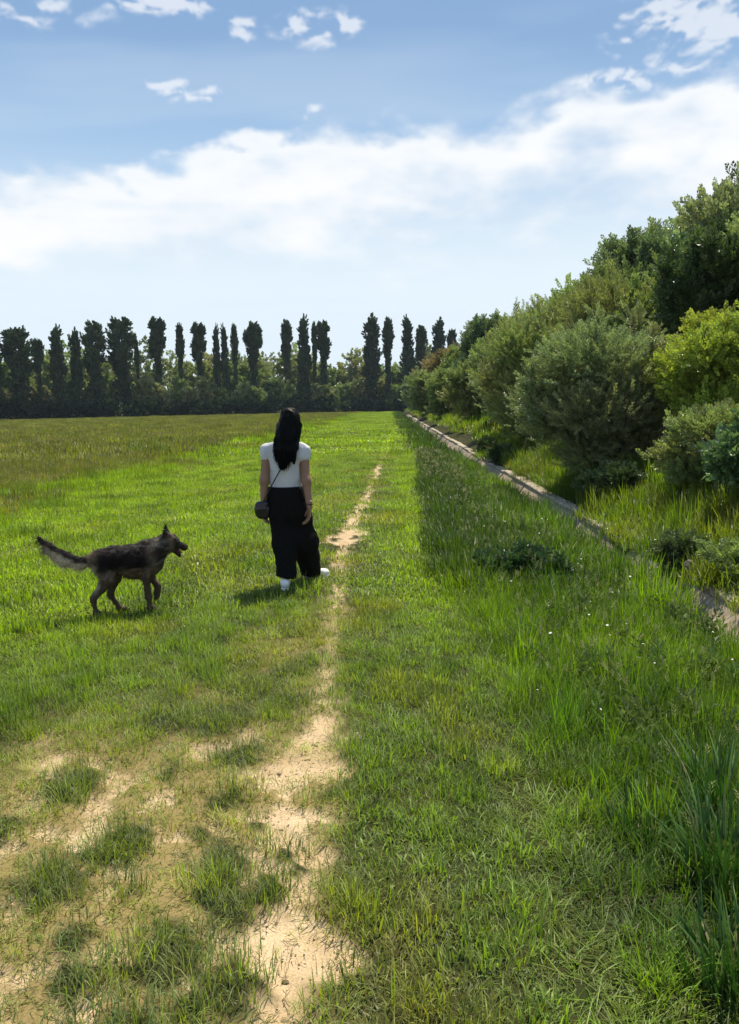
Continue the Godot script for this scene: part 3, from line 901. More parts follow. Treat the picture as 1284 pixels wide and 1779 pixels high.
# ------------------------------------------------------------------ bodies: smooth fields meshed with surface nets
func field_mesh(b: MB, prims: Array, cell: float, k: float, color: Callable, cuts: Array = [], rough := 0.0, rough_scale := 1.0) -> void:
	# prims: [a, b, ra, rb, flatten in z]
	var lo := Vector3.ONE * 1e9
	var hi := -lo
	for p in prims:
		var r := Vector3.ONE * (maxf(p[2], p[3]) + 3.0 * cell + k * 0.5)
		lo = lo.min(Vector3(p[0]) - r).min(Vector3(p[1]) - r)
		hi = hi.max(Vector3(p[0]) + r).max(Vector3(p[1]) + r)
	var nx := int((hi.x - lo.x) / cell) + 2
	var ny := int((hi.y - lo.y) / cell) + 2
	var nz := int((hi.z - lo.z) / cell) + 2
	var f := PackedFloat32Array()
	f.resize(nx * ny * nz)
	f.fill(1.0)
	for p in prims:
		var sz: float = p[4] if p.size() > 4 else 1.0
		var a: Vector3 = p[0]
		var e: Vector3 = p[1]
		var reach := maxf(p[2], p[3]) + k + 2.0 * cell
		var i0 := ((a.min(e) - Vector3.ONE * reach - lo) / cell).max(Vector3.ZERO)
		var i1 := ((a.max(e) + Vector3.ONE * reach - lo) / cell).min(Vector3(nx - 1, ny - 1, nz - 1))
		var sa := Vector3(a.x, a.y, a.z / sz)
		var ab := Vector3(e.x, e.y, e.z / sz) - sa
		var ll := maxf(ab.length_squared(), 1e-9)
		var ra: float = p[2]
		var dr: float = float(p[3]) - ra
		for z in range(int(i0.z), int(i1.z) + 1):
			for y in range(int(i0.y), int(i1.y) + 1):
				var at := (z * ny + y) * nx
				for x in range(int(i0.x), int(i1.x) + 1):
					var q := Vector3(lo.x + x * cell, lo.y + y * cell, (lo.z + z * cell) / sz) - sa
					var t := clampf(q.dot(ab) / ll, 0.0, 1.0)
					var d := (q - ab * t).length() - ra - dr * t
					var old := f[at + x]
					var h := k - absf(old - d)
					var m := minf(old, d)
					if h > 0.0: m -= h * h / (4.0 * k)
					f[at + x] = m
	if cuts.size() > 0 or rough > 0.0:
		for z in nz:
			for y in ny:
				for x in nx:
					var at := (z * ny + y) * nx + x
					if f[at] > 0.2: continue
					var p := lo + Vector3(x, y, z) * cell
					if rough > 0.0: f[at] += n_fine.get_noise_3d(p.x * rough_scale, p.y * rough_scale * 0.5, p.z * rough_scale) * rough
					for c in cuts:
						f[at] = maxf(f[at], (p - Vector3(c[0])).dot(c[1]))
	var cells := PackedInt32Array()
	cells.resize(nx * ny * nz)
	cells.fill(-1)
	var step := [0, 1, nx, nx + 1, nx * ny, nx * ny + 1, nx * ny + nx, nx * ny + nx + 1]
	var first := b.v.size()
	for z in nz - 1:
		for y in ny - 1:
			for x in nx - 1:
				var at := (z * ny + y) * nx + x
				var inside := 0
				for s in 8:
					if f[at + step[s]] < 0.0: inside += 1
				if inside == 0 or inside == 8: continue
				var sum := Vector3.ZERO
				var cnt := 0
				for s in 8:
					for ax in 3:
						if s & (1 << ax): continue
						var f0 := f[at + step[s]]
						var f1 := f[at + step[s | (1 << ax)]]
						if (f0 < 0.0) == (f1 < 0.0): continue
						var pt := Vector3(s & 1, (s >> 1) & 1, (s >> 2) & 1)
						pt[ax] += f0 / (f0 - f1)
						sum += pt
						cnt += 1
				var pos := lo + (Vector3(x, y, z) + sum / cnt) * cell
				cells[at] = b.vert(pos, Vector3.ZERO, color.call(pos))
	var strides := [1, nx, nx * ny]
	for z in range(1, nz - 1):
		for y in range(1, ny - 1):
			for x in range(1, nx - 1):
				var at := (z * ny + y) * nx + x
				for ax in 3:
					var f0 := f[at]
					var f1 := f[at + strides[ax]]
					if (f0 < 0.0) == (f1 < 0.0): continue
					var u: int = strides[(ax + 1) % 3]
					var w: int = strides[(ax + 2) % 3]
					var a := cells[at - u - w]; var c := cells[at - w]; var d := cells[at]; var e := cells[at - u]
					if a < 0 or c < 0 or d < 0 or e < 0: continue
					var want := Vector3.ZERO
					want[ax] = 1.0 if f0 < 0.0 else -1.0
					b.face(a, c, d, want)
					b.face(a, d, e, want)
					var nn := (b.v[c] - b.v[a]).cross(b.v[e] - b.v[a]) + (b.v[e] - b.v[d]).cross(b.v[c] - b.v[d])
					if nn.dot(want) < 0.0: nn = -nn
					for i in [a, c, d, e]: b.n[i] += nn
	for i in range(first, b.v.size()):
		b.n[i] = b.n[i].normalized()


func hand_prims(wrist: Vector3, down: Vector3, palm: Vector3, thumb: Vector3, s: float) -> Array:
	# down: along the hand, palm: where the palm faces, thumb: towards the thumb's side
	var out: Array = []
	var k := wrist + down * 0.085 * s
	out.append([wrist - down * 0.05, wrist, 0.025 * s, 0.023 * s])
	for i in 4:
		var off := (1.5 - i) * 0.019 * s
		var kn: Vector3 = k + thumb * off + down * ([0.0, 0.006, 0.002, -0.008][i]) * s
		out.append([wrist + thumb * off * 0.6 + down * 0.01, kn, 0.013 * s, 0.0115 * s])
		var l: float = [0.042, 0.046, 0.043, 0.034][i] * s
		var m: Vector3 = kn + (down * 0.93 + palm * 0.35).normalized() * l
		var t: Vector3 = m + (down * 0.65 + palm * 0.75).normalized() * l * 0.62
		var t2: Vector3 = t + (down * 0.25 + palm * 0.95).normalized() * l * 0.5
		out.append([kn, m, 0.0098 * s, 0.0088 * s])
		out.append([m, t, 0.0088 * s, 0.008 * s])
		out.append([t, t2, 0.008 * s, 0.0066 * s])
	var b := wrist + down * 0.025 * s + thumb * 0.022 * s + palm * 0.006
	var c := b + (down * 0.75 + thumb * 0.6 + palm * 0.25).normalized() * 0.042 * s
	var d := c + (down * 0.95 + thumb * 0.1 + palm * 0.35).normalized() * 0.030 * s
	out.append([b, c, 0.014 * s, 0.0105 * s])
	out.append([c, d, 0.0105 * s, 0.0085 * s])
	return out


func shoe_mesh(toe: Vector3, heel: Vector3) -> Array:
	var d := (toe - heel)
	var l := d.length()
	d = d / l
	var up := Vector3.UP
	var side := d.cross(up).normalized()
	var upper := [[heel + up * 0.055, heel + d * 0.08 + up * 0.058, 0.036, 0.038], [heel + d * 0.08 + up * 0.055, toe - d * 0.05 + up * 0.036, 0.040, 0.034], [toe - d * 0.075 + side * 0.012 + up * 0.036, toe - d * 0.035 + up * 0.033, 0.036, 0.030], [heel + up * 0.07, heel + d * 0.05 + up * 0.085, 0.034, 0.036]]
	var sole := [[heel + up * 0.013, heel + d * 0.1 + up * 0.013, 0.036, 0.038], [heel + d * 0.1 + up * 0.013, toe - d * 0.04 + up * 0.017, 0.040, 0.040]]
	return [upper, sole]


func build_person() -> void:
	var o := thing("person", "person seen from behind, long black hair, white top, wide black trousers, walking beside the path", "person", Vector3(-0.945, height(-0.9, -7.15), -7.15))
	var skin := Color(0.27, 0.150, 0.095)
	var paint := func(_p: Vector3) -> Color: return skin
	var b := MB.new()
	var ls := Vector3(-0.205, 1.255, 0.0); var le := Vector3(-0.232, 0.995, 0.05); var lw := Vector3(-0.248, 0.750, 0.075)
	var rs := Vector3(0.125, 1.255, 0.0); var re := Vector3(0.158, 0.985, 0.075); var rw := Vector3(0.188, 0.745, 0.125)
	var la := Vector3(-0.045, 0.085, 0.20); var ra := Vector3(0.135, 0.085, -0.24)
	field_mesh(b, [
		[Vector3(0.018, 1.565, -0.01), Vector3(0.018, 1.515, -0.015), 0.082, 0.075], [Vector3(0.018, 1.49, -0.035), Vector3(0.018, 1.462, -0.055), 0.055, 0.036],
		[Vector3(0.018, 1.515, -0.095), Vector3(0.018, 1.498, -0.110), 0.010, 0.014], [Vector3(0.018, 1.472, -0.092), Vector3(0.018, 1.465, -0.092), 0.016, 0.014],
		[Vector3(-0.064, 1.515, 0.005), Vector3(-0.066, 1.535, 0.01), 0.014, 0.018, 0.6], [Vector3(0.100, 1.515, 0.005), Vector3(0.102, 1.535, 0.01), 0.014, 0.018, 0.6],
		[Vector3(0.012, 1.48, 0.01), Vector3(-0.02, 1.33, 0.03), 0.050, 0.058], [Vector3(-0.03, 1.31, 0.02), ls, 0.065, 0.052], [Vector3(-0.03, 1.31, 0.02), rs, 0.065, 0.052],
		[Vector3(-0.04, 1.22, 0), Vector3(-0.04, 1.06, 0), 0.150, 0.130, 0.62], [Vector3(-0.04, 1.06, 0), Vector3(-0.04, 0.93, 0), 0.112, 0.112, 0.62], [Vector3(-0.04, 0.90, 0.0), Vector3(-0.035, 0.82, 0.0), 0.115, 0.125, 0.66],
		[ls, le, 0.052, 0.041], [le, lw, 0.041, 0.027], [rs, re, 0.052, 0.041], [re, rw, 0.041, 0.027],
		[Vector3(-0.105, 0.80, 0), Vector3(-0.075, 0.46, 0.05), 0.085, 0.056], [Vector3(-0.075, 0.46, 0.05), la, 0.054, 0.034], [Vector3(0.035, 0.80, 0), Vector3(0.10, 0.46, -0.13), 0.085, 0.056], [Vector3(0.10, 0.46, -0.13), ra, 0.054, 0.034]], 0.012, 0.035, paint)
	field_mesh(b, hand_prims(lw, Vector3(-0.02, -1, -0.05).normalized(), Vector3(0.9, 0, 0.45).normalized(), Vector3(0.45, 0, -0.9).normalized(), 0.95), 0.0036, 0.006, paint)
	field_mesh(b, hand_prims(rw, Vector3(-0.08, -1, -0.02).normalized(), Vector3(-0.9, 0, 0.4).normalized(), Vector3(-0.4, 0, -0.9).normalized(), 0.95), 0.0036, 0.006, paint)
	obj("body", b.mesh(), M.skin, o)
	# top with cap sleeves
	var s := MB.new()
	var cloth := func(_p: Vector3) -> Color: return Color(0.56, 0.56, 0.58)
	field_mesh(s, [
		[Vector3(-0.03, 1.305, 0.02), ls + Vector3(0.01, 0.01, 0), 0.078, 0.066], [Vector3(-0.03, 1.305, 0.02), rs + Vector3(-0.01, 0.01, 0), 0.078, 0.066],
		[Vector3(-0.04, 1.22, 0), Vector3(-0.04, 1.06, 0), 0.168, 0.146, 0.64], [Vector3(-0.04, 1.06, 0), Vector3(-0.042, 0.88, 0), 0.143, 0.150, 0.70],
		[ls + Vector3(-0.002, 0.005, 0), ls.lerp(le, 0.16), 0.063, 0.061], [rs + Vector3(0.002, 0.005, 0), rs.lerp(re, 0.16), 0.063, 0.061]], 0.011, 0.04, cloth,
		[[Vector3(0, 0.895, 0), Vector3(0, -1, 0)], [Vector3(-0.02, 1.345, 0.03), Vector3(0, 0.95, -0.3)]], 0.020, 20.0)
	obj("top", s.mesh(), M.cloth, o)
	# wide trousers
	var t := MB.new()
	var black := func(_p: Vector3) -> Color: return Color(0.010, 0.010, 0.011)
	field_mesh(t, [
		[Vector3(-0.042, 0.93, 0), Vector3(-0.04, 0.84, 0.01), 0.150, 0.165, 0.72], [Vector3(-0.04, 0.84, 0.015), Vector3(-0.03, 0.72, 0.02), 0.168, 0.178, 0.78],
		[Vector3(-0.085, 0.72, 0.01), Vector3(-0.055, 0.40, 0.07), 0.124, 0.112, 0.9], [Vector3(-0.055, 0.40, 0.07), Vector3(-0.040, 0.06, 0.19), 0.112, 0.088],
		[Vector3(0.050, 0.72, 0.0), Vector3(0.110, 0.40, -0.06), 0.126, 0.118, 0.9], [Vector3(0.110, 0.40, -0.06), Vector3(0.142, 0.11, -0.20), 0.118, 0.104]], 0.012, 0.06, black,
		[[Vector3(0, 0.935, 0), Vector3(0, 1, 0)], [Vector3(0.02, 0.075, 0), Vector3(-0.20, -1, 0.1).normalized()]], 0.020, 19.0)
	obj("trousers", t.mesh(), M.cloth, o)
	# hair: a cap, hanging locks and loose strands
	var h := MB.new()
	var hair := func(_p: Vector3) -> Color: return Color(0.006, 0.005, 0.005)
	var locks := [[Vector3(0.018, 1.575, 0.006), Vector3(0.016, 1.54, 0.016), 0.088, 0.088], [Vector3(0.0, 1.53, 0.04), Vector3(-0.015, 1.38, 0.085), 0.084, 0.088, 0.75], [Vector3(-0.02, 1.40, 0.09), Vector3(-0.02, 1.26, 0.125), 0.092, 0.086, 0.5], [Vector3(-0.03, 1.28, 0.128), Vector3(-0.045, 1.14, 0.14), 0.085, 0.045, 0.5], [Vector3(0.05, 1.28, 0.12), Vector3(0.055, 1.16, 0.138), 0.045, 0.018, 0.6], [Vector3(-0.075, 1.50, 0.0), Vector3(-0.092, 1.30, 0.09), 0.036, 0.036], [Vector3(0.10, 1.50, 0.01), Vector3(0.07, 1.30, 0.09), 0.032, 0.03]]
	field_mesh(h, locks, 0.010, 0.03, hair, [], 0.012, 40.0)
	for k in 240:
		var u := rnd(-1.0, 1.0)
		var a := Vector3(0.018 + u * 0.088, 1.56 - absf(u) * 0.05, 0.085 - absf(u) * 0.05)
		var m := Vector3(-0.02 + u * 0.098 + rnd(-0.01, 0.01), 1.38, 0.16 - absf(u) * 0.05)
		var e := Vector3(-0.03 + u * 0.085 + rnd(-0.02, 0.02), 1.24 + rnd(-0.03, 0.03), 0.18 - absf(u) * 0.03)
		var tip := Vector3(-0.035 + u * 0.055 + rnd(-0.03, 0.03), 1.13 + absf(u) * 0.06 + rnd(-0.06, 0.05), 0.17)
		h.tube([a, m, e, tip], [0.003, 0.0042, 0.0035, 0.0008], 3, Color(0.006, 0.005, 0.005))
	obj("hair", h.mesh(), M.hair, o)
	for side in 2:
		var heel: Vector3 = [Vector3(-0.045, 0, 0.245), Vector3(0.105, 0.0, -0.215)][side]
		var toe: Vector3 = [Vector3(-0.075, 0.0, 0.005), Vector3(0.315, 0.012, -0.330)][side]
		var sh := shoe_mesh(toe, heel)
		var up := MB.new()
		field_mesh(up, sh[0], 0.008, 0.03, func(_p: Vector3) -> Color: return Color(0.78, 0.77, 0.75))
		var n := obj("shoe", up.mesh(), M.cloth, o)
		var so := MB.new()
		field_mesh(so, sh[1], 0.008, 0.02, func(_p: Vector3) -> Color: return Color(0.82, 0.81, 0.79), [[Vector3.ZERO, Vector3.DOWN], [Vector3(0, 0.03, 0), Vector3.UP]])
		obj("sole", so.mesh(), M.cloth, n)
	var br := MB.new()
	var ring: Array = []
	var rr: Array = []
	for k in 15:
		var a := TAU * k / 14.0
		ring.append(rw + Vector3(cos(a) * 0.031, 0.03 + 0.004 * sin(a), sin(a) * 0.029)); rr.append(0.004)
	br.tube(ring, rr, 5, Color(0.02, 0.02, 0.02))
	obj("bracelet", br.mesh(), M.hair, o)
	# bag on the left hip
	var base := o.position
	var g := thing("shoulder_bag", "small black bag on a thin strap slung across the back of the walking person", "bag", base + Vector3(-0.255, 0.635, 0.09))
	var q := MB.new()
	var leather := func(_p: Vector3) -> Color: return Color(0.016, 0.015, 0.016)
	field_mesh(q, [[Vector3(-0.035, 0.05, 0), Vector3(-0.03, 0.14, 0), 0.045, 0.040], [Vector3(0.035, 0.04, 0), Vector3(0.035, 0.15, 0), 0.045, 0.040], [Vector3(-0.03, 0.10, 0), Vector3(0.04, 0.09, 0), 0.052, 0.052], [Vector3(-0.02, 0.02, 0), Vector3(0.03, 0.015, 0), 0.03, 0.03]], 0.009, 0.03, leather)
	obj("pouch", q.mesh(), M.leather, g)
	var fl := MB.new()
	field_mesh(fl, [[Vector3(-0.035, 0.145, 0.02), Vector3(0.04, 0.15, 0.02), 0.036, 0.036], [Vector3(-0.03, 0.10, 0.045), Vector3(0.035, 0.10, 0.045), 0.022, 0.022]], 0.008, 0.03, leather)
	obj("flap", fl.mesh(), M.leather, g)
	var stp := MB.new()
	var line := [Vector3(-0.245, 0.80, 0.11), Vector3(-0.205, 0.87, 0.125), Vector3(-0.150, 0.965, 0.128), Vector3(-0.075, 1.09, 0.142), Vector3(0.0, 1.20, 0.135), Vector3(0.055, 1.30, 0.095), Vector3(0.075, 1.352, 0.02), Vector3(0.055, 1.32, -0.065), Vector3(-0.02, 1.20, -0.12), Vector3(-0.12, 1.04, -0.12), Vector3(-0.215, 0.88, -0.07), Vector3(-0.265, 0.80, 0.06)]
	var lr: Array = []
	for k in line.size():
		line[k] = line[k] - Vector3(-0.255, 0.635, 0.09)
		lr.append(0.0065)
	stp.tube(line, lr, 6, Color(0.016, 0.015, 0.016))
	obj("strap", stp.mesh(), M.leather, g)
	for part in ["pouch", "flap"]:
		var piece: Node3D = g.get_node(part)
		piece.scale = Vector3.ONE * 0.86
		piece.position = Vector3(0.0, 0.018, 0.0)


func dog_colour(p: Vector3) -> Color:
	# p in the dog's own metres, x forward
	var a := n_fine.get_noise_3d(p.x * 30.0, p.y * 30.0, p.z * 30.0)
	var b := n_fine.get_noise_3d(p.x * 9.0, p.y * 40.0, p.z * 9.0)
	var tan_ := Color(0.090, 0.062, 0.040).lerp(Color(0.17, 0.125, 0.085), clampf(0.5 + a, 0.0, 1.0))
	var black := Color(0.008, 0.007, 0.007)
	var grey := Color(0.15, 0.135, 0.115)
	var c := tan_
	# legs brown, inside of the thigh pale
	c = c.lerp(Color(0.050, 0.034, 0.024), 0.75 * sm(0.38, 0.24, p.y + a * 0.05))
	c = c.lerp(Color(0.40, 0.34, 0.26), 0.85 * sm(0.075, 0.015, p.x + a * 0.03) * sm(-0.12, -0.02, p.x) * sm(0.17, 0.26, p.y) * sm(0.45, 0.39, p.y))
	# saddle
	var saddle := 1.0 * sm(0.33, 0.40, p.y + b * 0.05) * sm(-0.03, 0.10, p.x + a * 0.05) * sm(0.56, 0.45, p.x + b * 0.05)
	c = c.lerp(black, saddle)
	var back := sm(0.515, 0.57, p.y + a * 0.04) * sm(0.0, 0.1, p.x) * sm(0.62, 0.52, p.x)
	c = c.lerp(grey.lerp(black, clampf(0.5 + b * 2.0, 0.0, 1.0)), back * 0.85)
	# neck mixed, muzzle black
	c = c.lerp(grey.lerp(black, clampf(0.62 + b * 1.5, 0.0, 1.0)), 0.85 * sm(0.48, 0.58, p.x) * sm(0.72, 0.64, p.x) * sm(0.33, 0.42, p.y))
	c = c.lerp(black, 0.85 * sm(0.685, 0.75, p.x + a * 0.02))
	if p.y > 0.635 and p.x > 0.6: c = c.lerp(black, 0.8)
	# tail: dark above, pale below
	if p.x < -0.03 and p.y > 0.36:
		var line := 0.455 + pow(maxf(-p.x - 0.08, 0.0), 1.3) * 0.78
		c = black.lerp(Color(0.46, 0.38, 0.28), sm(line + 0.012, line - 0.035, p.y + a * 0.02) * sm(-0.44, -0.30, p.x))
	return c


func build_dog() -> void:
	var turn := 0.38
	var o := thing("dog", "black and tan shepherd dog with raised bushy tail walking right across the grass", "dog", Vector3(-2.44, height(-2.3, -6.2) + 0.006, -6.08), turn)
	o.scale = Vector3(0.90, 1.0, 1.0)
	var paint := func(p: Vector3) -> Color: return dog_colour(p)
	var n := 0.055   # half the track: near legs at +z
	var b := MB.new()
	var prims := [
		[Vector3(0.47, 0.425, 0), Vector3(0.36, 0.420, 0), 0.147, 0.140, 0.76], [Vector3(0.36, 0.425, 0), Vector3(0.20, 0.455, 0), 0.136, 0.108, 0.80], [Vector3(0.20, 0.460, 0), Vector3(0.08, 0.455, 0), 0.100, 0.088, 0.85],
		[Vector3(0.48, 0.50, 0), Vector3(0.54, 0.50, 0), 0.088, 0.085, 0.8], [Vector3(0.53, 0.46, 0), Vector3(0.56, 0.40, 0), 0.09, 0.075, 0.8],
		[Vector3(0.53, 0.490, 0), Vector3(0.655, 0.550, 0), 0.108, 0.078, 0.85], [Vector3(0.60, 0.50, 0), Vector3(0.67, 0.545, 0), 0.07, 0.055, 0.85],
		[Vector3(0.675, 0.572, 0), Vector3(0.715, 0.572, 0), 0.062, 0.058, 0.95], [Vector3(0.72, 0.560, 0), Vector3(0.825, 0.512, 0), 0.043, 0.024], [Vector3(0.825, 0.514, 0), Vector3(0.838, 0.510, 0), 0.017, 0.014], [Vector3(0.710, 0.527, 0), Vector3(0.778, 0.444, 0), 0.034, 0.018],
		# ears
		[Vector3(0.668, 0.612, n * 0.75), Vector3(0.640, 0.672, n * 1.1), 0.034, 0.012, 0.5], [Vector3(0.676, 0.617, -n * 0.75), Vector3(0.672, 0.690, -n * 0.95), 0.034, 0.012, 0.5],
		# near hind leg, stretched back
		[Vector3(0.085, 0.445, n * 0.8), Vector3(0.135, 0.305, n * 1.1), 0.095, 0.062, 0.6], [Vector3(0.135, 0.305, n * 1.1), Vector3(0.000, 0.155, n), 0.058, 0.026], [Vector3(0.000, 0.150, n), Vector3(0.012, 0.035, n), 0.024, 0.019], [Vector3(0.012, 0.026, n), Vector3(0.052, 0.019, n), 0.022, 0.020],
		# far hind leg, forward
		[Vector3(0.095, 0.445, -n * 0.8), Vector3(0.195, 0.300, -n * 1.1), 0.092, 0.058, 0.6], [Vector3(0.195, 0.300, -n * 1.1), Vector3(0.150, 0.150, -n), 0.054, 0.026], [Vector3(0.150, 0.145, -n), Vector3(0.215, 0.038, -n), 0.024, 0.019], [Vector3(0.215, 0.026, -n), Vector3(0.260, 0.019, -n), 0.022, 0.020],
		# front leg on the ground
		[Vector3(0.50, 0.43, n * 0.85), Vector3(0.465, 0.300, n), 0.070, 0.042, 0.7], [Vector3(0.465, 0.300, n), Vector3(0.475, 0.130, n * 0.8), 0.036, 0.025], [Vector3(0.475, 0.130, n * 0.8), Vector3(0.482, 0.040, n * 0.8), 0.024, 0.021], [Vector3(0.482, 0.026, n * 0.8), Vector3(0.522, 0.019, n * 0.8), 0.022, 0.020],
		# front leg lifted, wrist folded
		[Vector3(0.52, 0.42, -n * 0.85), Vector3(0.500, 0.290, -n), 0.066, 0.040, 0.7], [Vector3(0.500, 0.290, -n), Vector3(0.572, 0.190, -n), 0.034, 0.025], [Vector3(0.572, 0.190, -n), Vector3(0.560, 0.115, -n), 0.023, 0.020], [Vector3(0.560, 0.115, -n), Vector3(0.545, 0.080, -n), 0.022, 0.017],
		# tail
		[Vector3(0.02, 0.470, 0), Vector3(-0.09, 0.440, 0), 0.042, 0.040, 0.8], [Vector3(-0.09, 0.440, 0), Vector3(-0.22, 0.488, 0), 0.044, 0.056, 0.7], [Vector3(-0.22, 0.488, 0), Vector3(-0.34, 0.580, 0), 0.056, 0.044, 0.7], [Vector3(-0.34, 0.580, 0), Vector3(-0.415, 0.668, 0), 0.036, 0.014, 0.8]]
	field_mesh(b, prims, 0.0085, 0.035, paint, [], 0.010, 45.0)
	obj("body", b.mesh(), M.fur, o)
	# loose hair standing off the coat
	var f := MB.new()
	for k in 14000:
		var i := rng.randi() % b.v.size()
		var p := b.v[i]
		var nn := b.n[i]
		if p.x > 0.70 or p.y < 0.10: continue
		var long := 0.026
		if p.x < -0.05: long = 0.050
		elif p.y < 0.28: long = 0.010
		elif p.x > 0.45 and p.y < 0.5: long = 0.028
		var back := Vector3(-0.8, -0.35, 0)
		if p.x < -0.05: back = Vector3(-0.75, -0.35, 0)
		var d := (nn * 0.55 + back * 0.8 + Vector3(rnd(-0.2, 0.2), rnd(-0.2, 0.2), rnd(-0.2, 0.2))).normalized()
		var s := d.cross(nn).normalized() * 0.0016
		if s.length() < 0.0005: continue
		var c := dog_colour(p) * rnd(0.8, 1.25)
		f.tri(p - s, p + s, p + d * long * rnd(0.6, 1.2), c)
	var coat := obj("coat", f.mesh(), M.fur, o)
	coat.set_meta("kind", "stuff")
	for side in [-1.0, 1.0]:
		var e := MB.new()
		field_mesh(e, [[Vector3(0.735, 0.584, side * 0.036), Vector3(0.737, 0.584, side * 0.037), 0.009, 0.009]], 0.003, 0.004, func(_p: Vector3) -> Color: return Color(0.01, 0.008, 0.006))
		obj("eye", e.mesh(), M.leather, o)
	var tg := MB.new()
	field_mesh(tg, [[Vector3(0.735, 0.510, 0), Vector3(0.782, 0.480, 0), 0.013, 0.011], [Vector3(0.782, 0.480, 0), Vector3(0.793, 0.464, 0), 0.010, 0.007]], 0.005, 0.01, func(_p: Vector3) -> Color: return Color(0.35, 0.11, 0.10))
	obj("tongue", tg.mesh(), M.skin, o)


# ------------------------------------------------------------------ single grass clumps and flowers
func build_clumps() -> void:
	var cm := mat("clump_blade", 0.5, 0.3, Color(0.5, 0.62, 0.3))
	for r in [[1.14, -2.50, 0.42, 300, "large dark tussock of broad bluish grass blades at the lower right edge"], [0.98, -2.05, 0.30, 220, "broad bladed grass clump at the bottom right, in front of the dark tussock"], [1.32, -2.98, 0.44, 260, "broad bladed grass clump behind the dark tussock at the right edge"], [0.98, -2.80, 0.28, 160, "smaller grass clump left of the dark tussock"]]:
		var b := MB.new()
		for k in int(r[3]):
			var a := rnd(0, TAU)
			var rr := 0.15 * sqrt(rng.randf())
			var br := rnd(0.7, 1.3)
			var col := Color(0.060, 0.125, 0.030) * br
			if rng.randf() < 0.05: col = Color(0.22, 0.20, 0.11)
			blade(b, Vector3(cos(a) * rr, -0.02, sin(a) * rr), Vector3(cos(a), 0, sin(a)).rotated(Vector3.UP, rnd(-0.7, 0.7)), rnd(0.1, 0.95), float(r[2]) * rnd(0.35, 0.85), rnd(0.008, 0.015), 6, col)
		var o := obj("grass_tussock", b.mesh(), cm)
		o.position = Vector3(r[0], height(r[0], r[1]), r[1])
		tag(o, r[4], "grass clump")
	# darker nettle patches in the long grass
	var leafy := spray(12, 0.34, 0.20, 1.1, 0.1, true)
	for r in [[1.15, -7.25, 0.26, 0.62, "dark leafy weed patch in the long grass right of the path"], [1.45, -6.9, 0.24, 0.34, "smaller dark leafy weed patch right of the larger one in the long grass"]]:
		var o := thing("weed_patch", r[4], "weed", Vector3(r[0], height(r[0], r[1]), r[1]))
		plant(o, 0.008, 0.0, lumps(6, r[3], r[2], 0.0), leafy, M.leaf, int(420 * float(r[3])), 0.15, 0.8, Color(0.040, 0.085, 0.032), 0.3)
	# small leafy weeds mixed into the long grass and the bank
	var wb := PackedFloat32Array()
	for k in 3400:
		var z := -rnd(2.4, 9.0) if rng.randf() < 0.55 else -rnd(6.0, 24.0)
		var x := rnd(0.75, 2.3) if rng.randf() < 0.72 else rnd(3.1, 5.5)
		if n_patch.get_noise_2d(x * 3.0 + 20.0, z * 2.0) < -0.12 or (x < 1.0 and z > -3.6): continue
		var lean := Basis(Vector3(rnd(-1, 1), 0, rnd(-1, 1)).normalized(), rnd(0.0, 0.6)) * Basis(Vector3.UP, rnd(0, TAU))
		var c := Color(0.12, 0.19, 0.05).lerp(Color(0.19, 0.24, 0.07), rng.randf()) * rnd(0.6, 1.3)
		put(wb, lean.scaled(Vector3.ONE * rnd(0.10, 0.21) * (0.7 if z > -3.6 else 1.0)), Vector3(x, height(x, z), z), c)
	var wr := Node3D.new()
	wr.name = "verge_weeds"
	add_child(wr)
	tag(wr, "small leafy weeds scattered through the long grass and the bank", "weeds", "", "stuff")
	multi("weeds", spray(13, 0.30, 0.13, 1.1, 0.1, true), M.leaf, wb, wr)
	# stalks with seed heads over the long grass, and litter on the bare soil
	var stalk := MB.new()
	stalk.tube([Vector3(0, -0.02, 0), Vector3(0.02, 0.25, 0), Vector3(0.05, 0.46, 0)], [0.0016, 0.0013, 0.0009], 3, Color(0.75, 0.85, 0.6))
	for k in 16:
		var t := k / 16.0
		var a := k * 2.4
		var p := Vector3(0.05, 0.44 + t * 0.085, 0) + Vector3(cos(a), 0, sin(a)) * 0.004
		var e := p + Vector3(cos(a) * 0.012, 0.02, sin(a) * 0.012)
		stalk.tri(p, p + Vector3(-sin(a), 0.4, cos(a)) * 0.0045, e, WHITE)
	var sb := PackedFloat32Array()
	for k in 2600:
		var z := -rnd(2.2, 26.0)
		var x := rnd(0.8, 2.25) if rng.randf() < 0.55 else rnd(3.2, 6.0)
		if rng.randf() < 0.25: x = -rnd(7.0, 14.0)
		if x < 1.1 and z > -4.0 or x > 1.5 and x < 3.0 and z < -10.0: continue
		var lean := Basis(Vector3(rnd(-1, 1), 0, rnd(-1, 1)).normalized(), rnd(0.0, 0.4)) * Basis(Vector3.UP, rnd(0, TAU))
		var c := Color(0.30, 0.27, 0.14).lerp(Color(0.16, 0.21, 0.06), rng.randf()) * rnd(0.7, 1.2)
		var wide := 1.0 + maxf(0.0, -z - 6.0) * 0.09
		put(sb, lean.scaled(Vector3(wide, rnd(0.40, 0.75), wide)), Vector3(x, height(x, z), z), c)
	var sr := Node3D.new()
	sr.name = "seed_stalks"
	add_child(sr)
	tag(sr, "thin pale grass stalks with seed heads above the long grass", "grass stalks", "", "stuff")
	multi("stalks", stalk.mesh(), M.petal, sb, sr)
	var peb := MB.new()
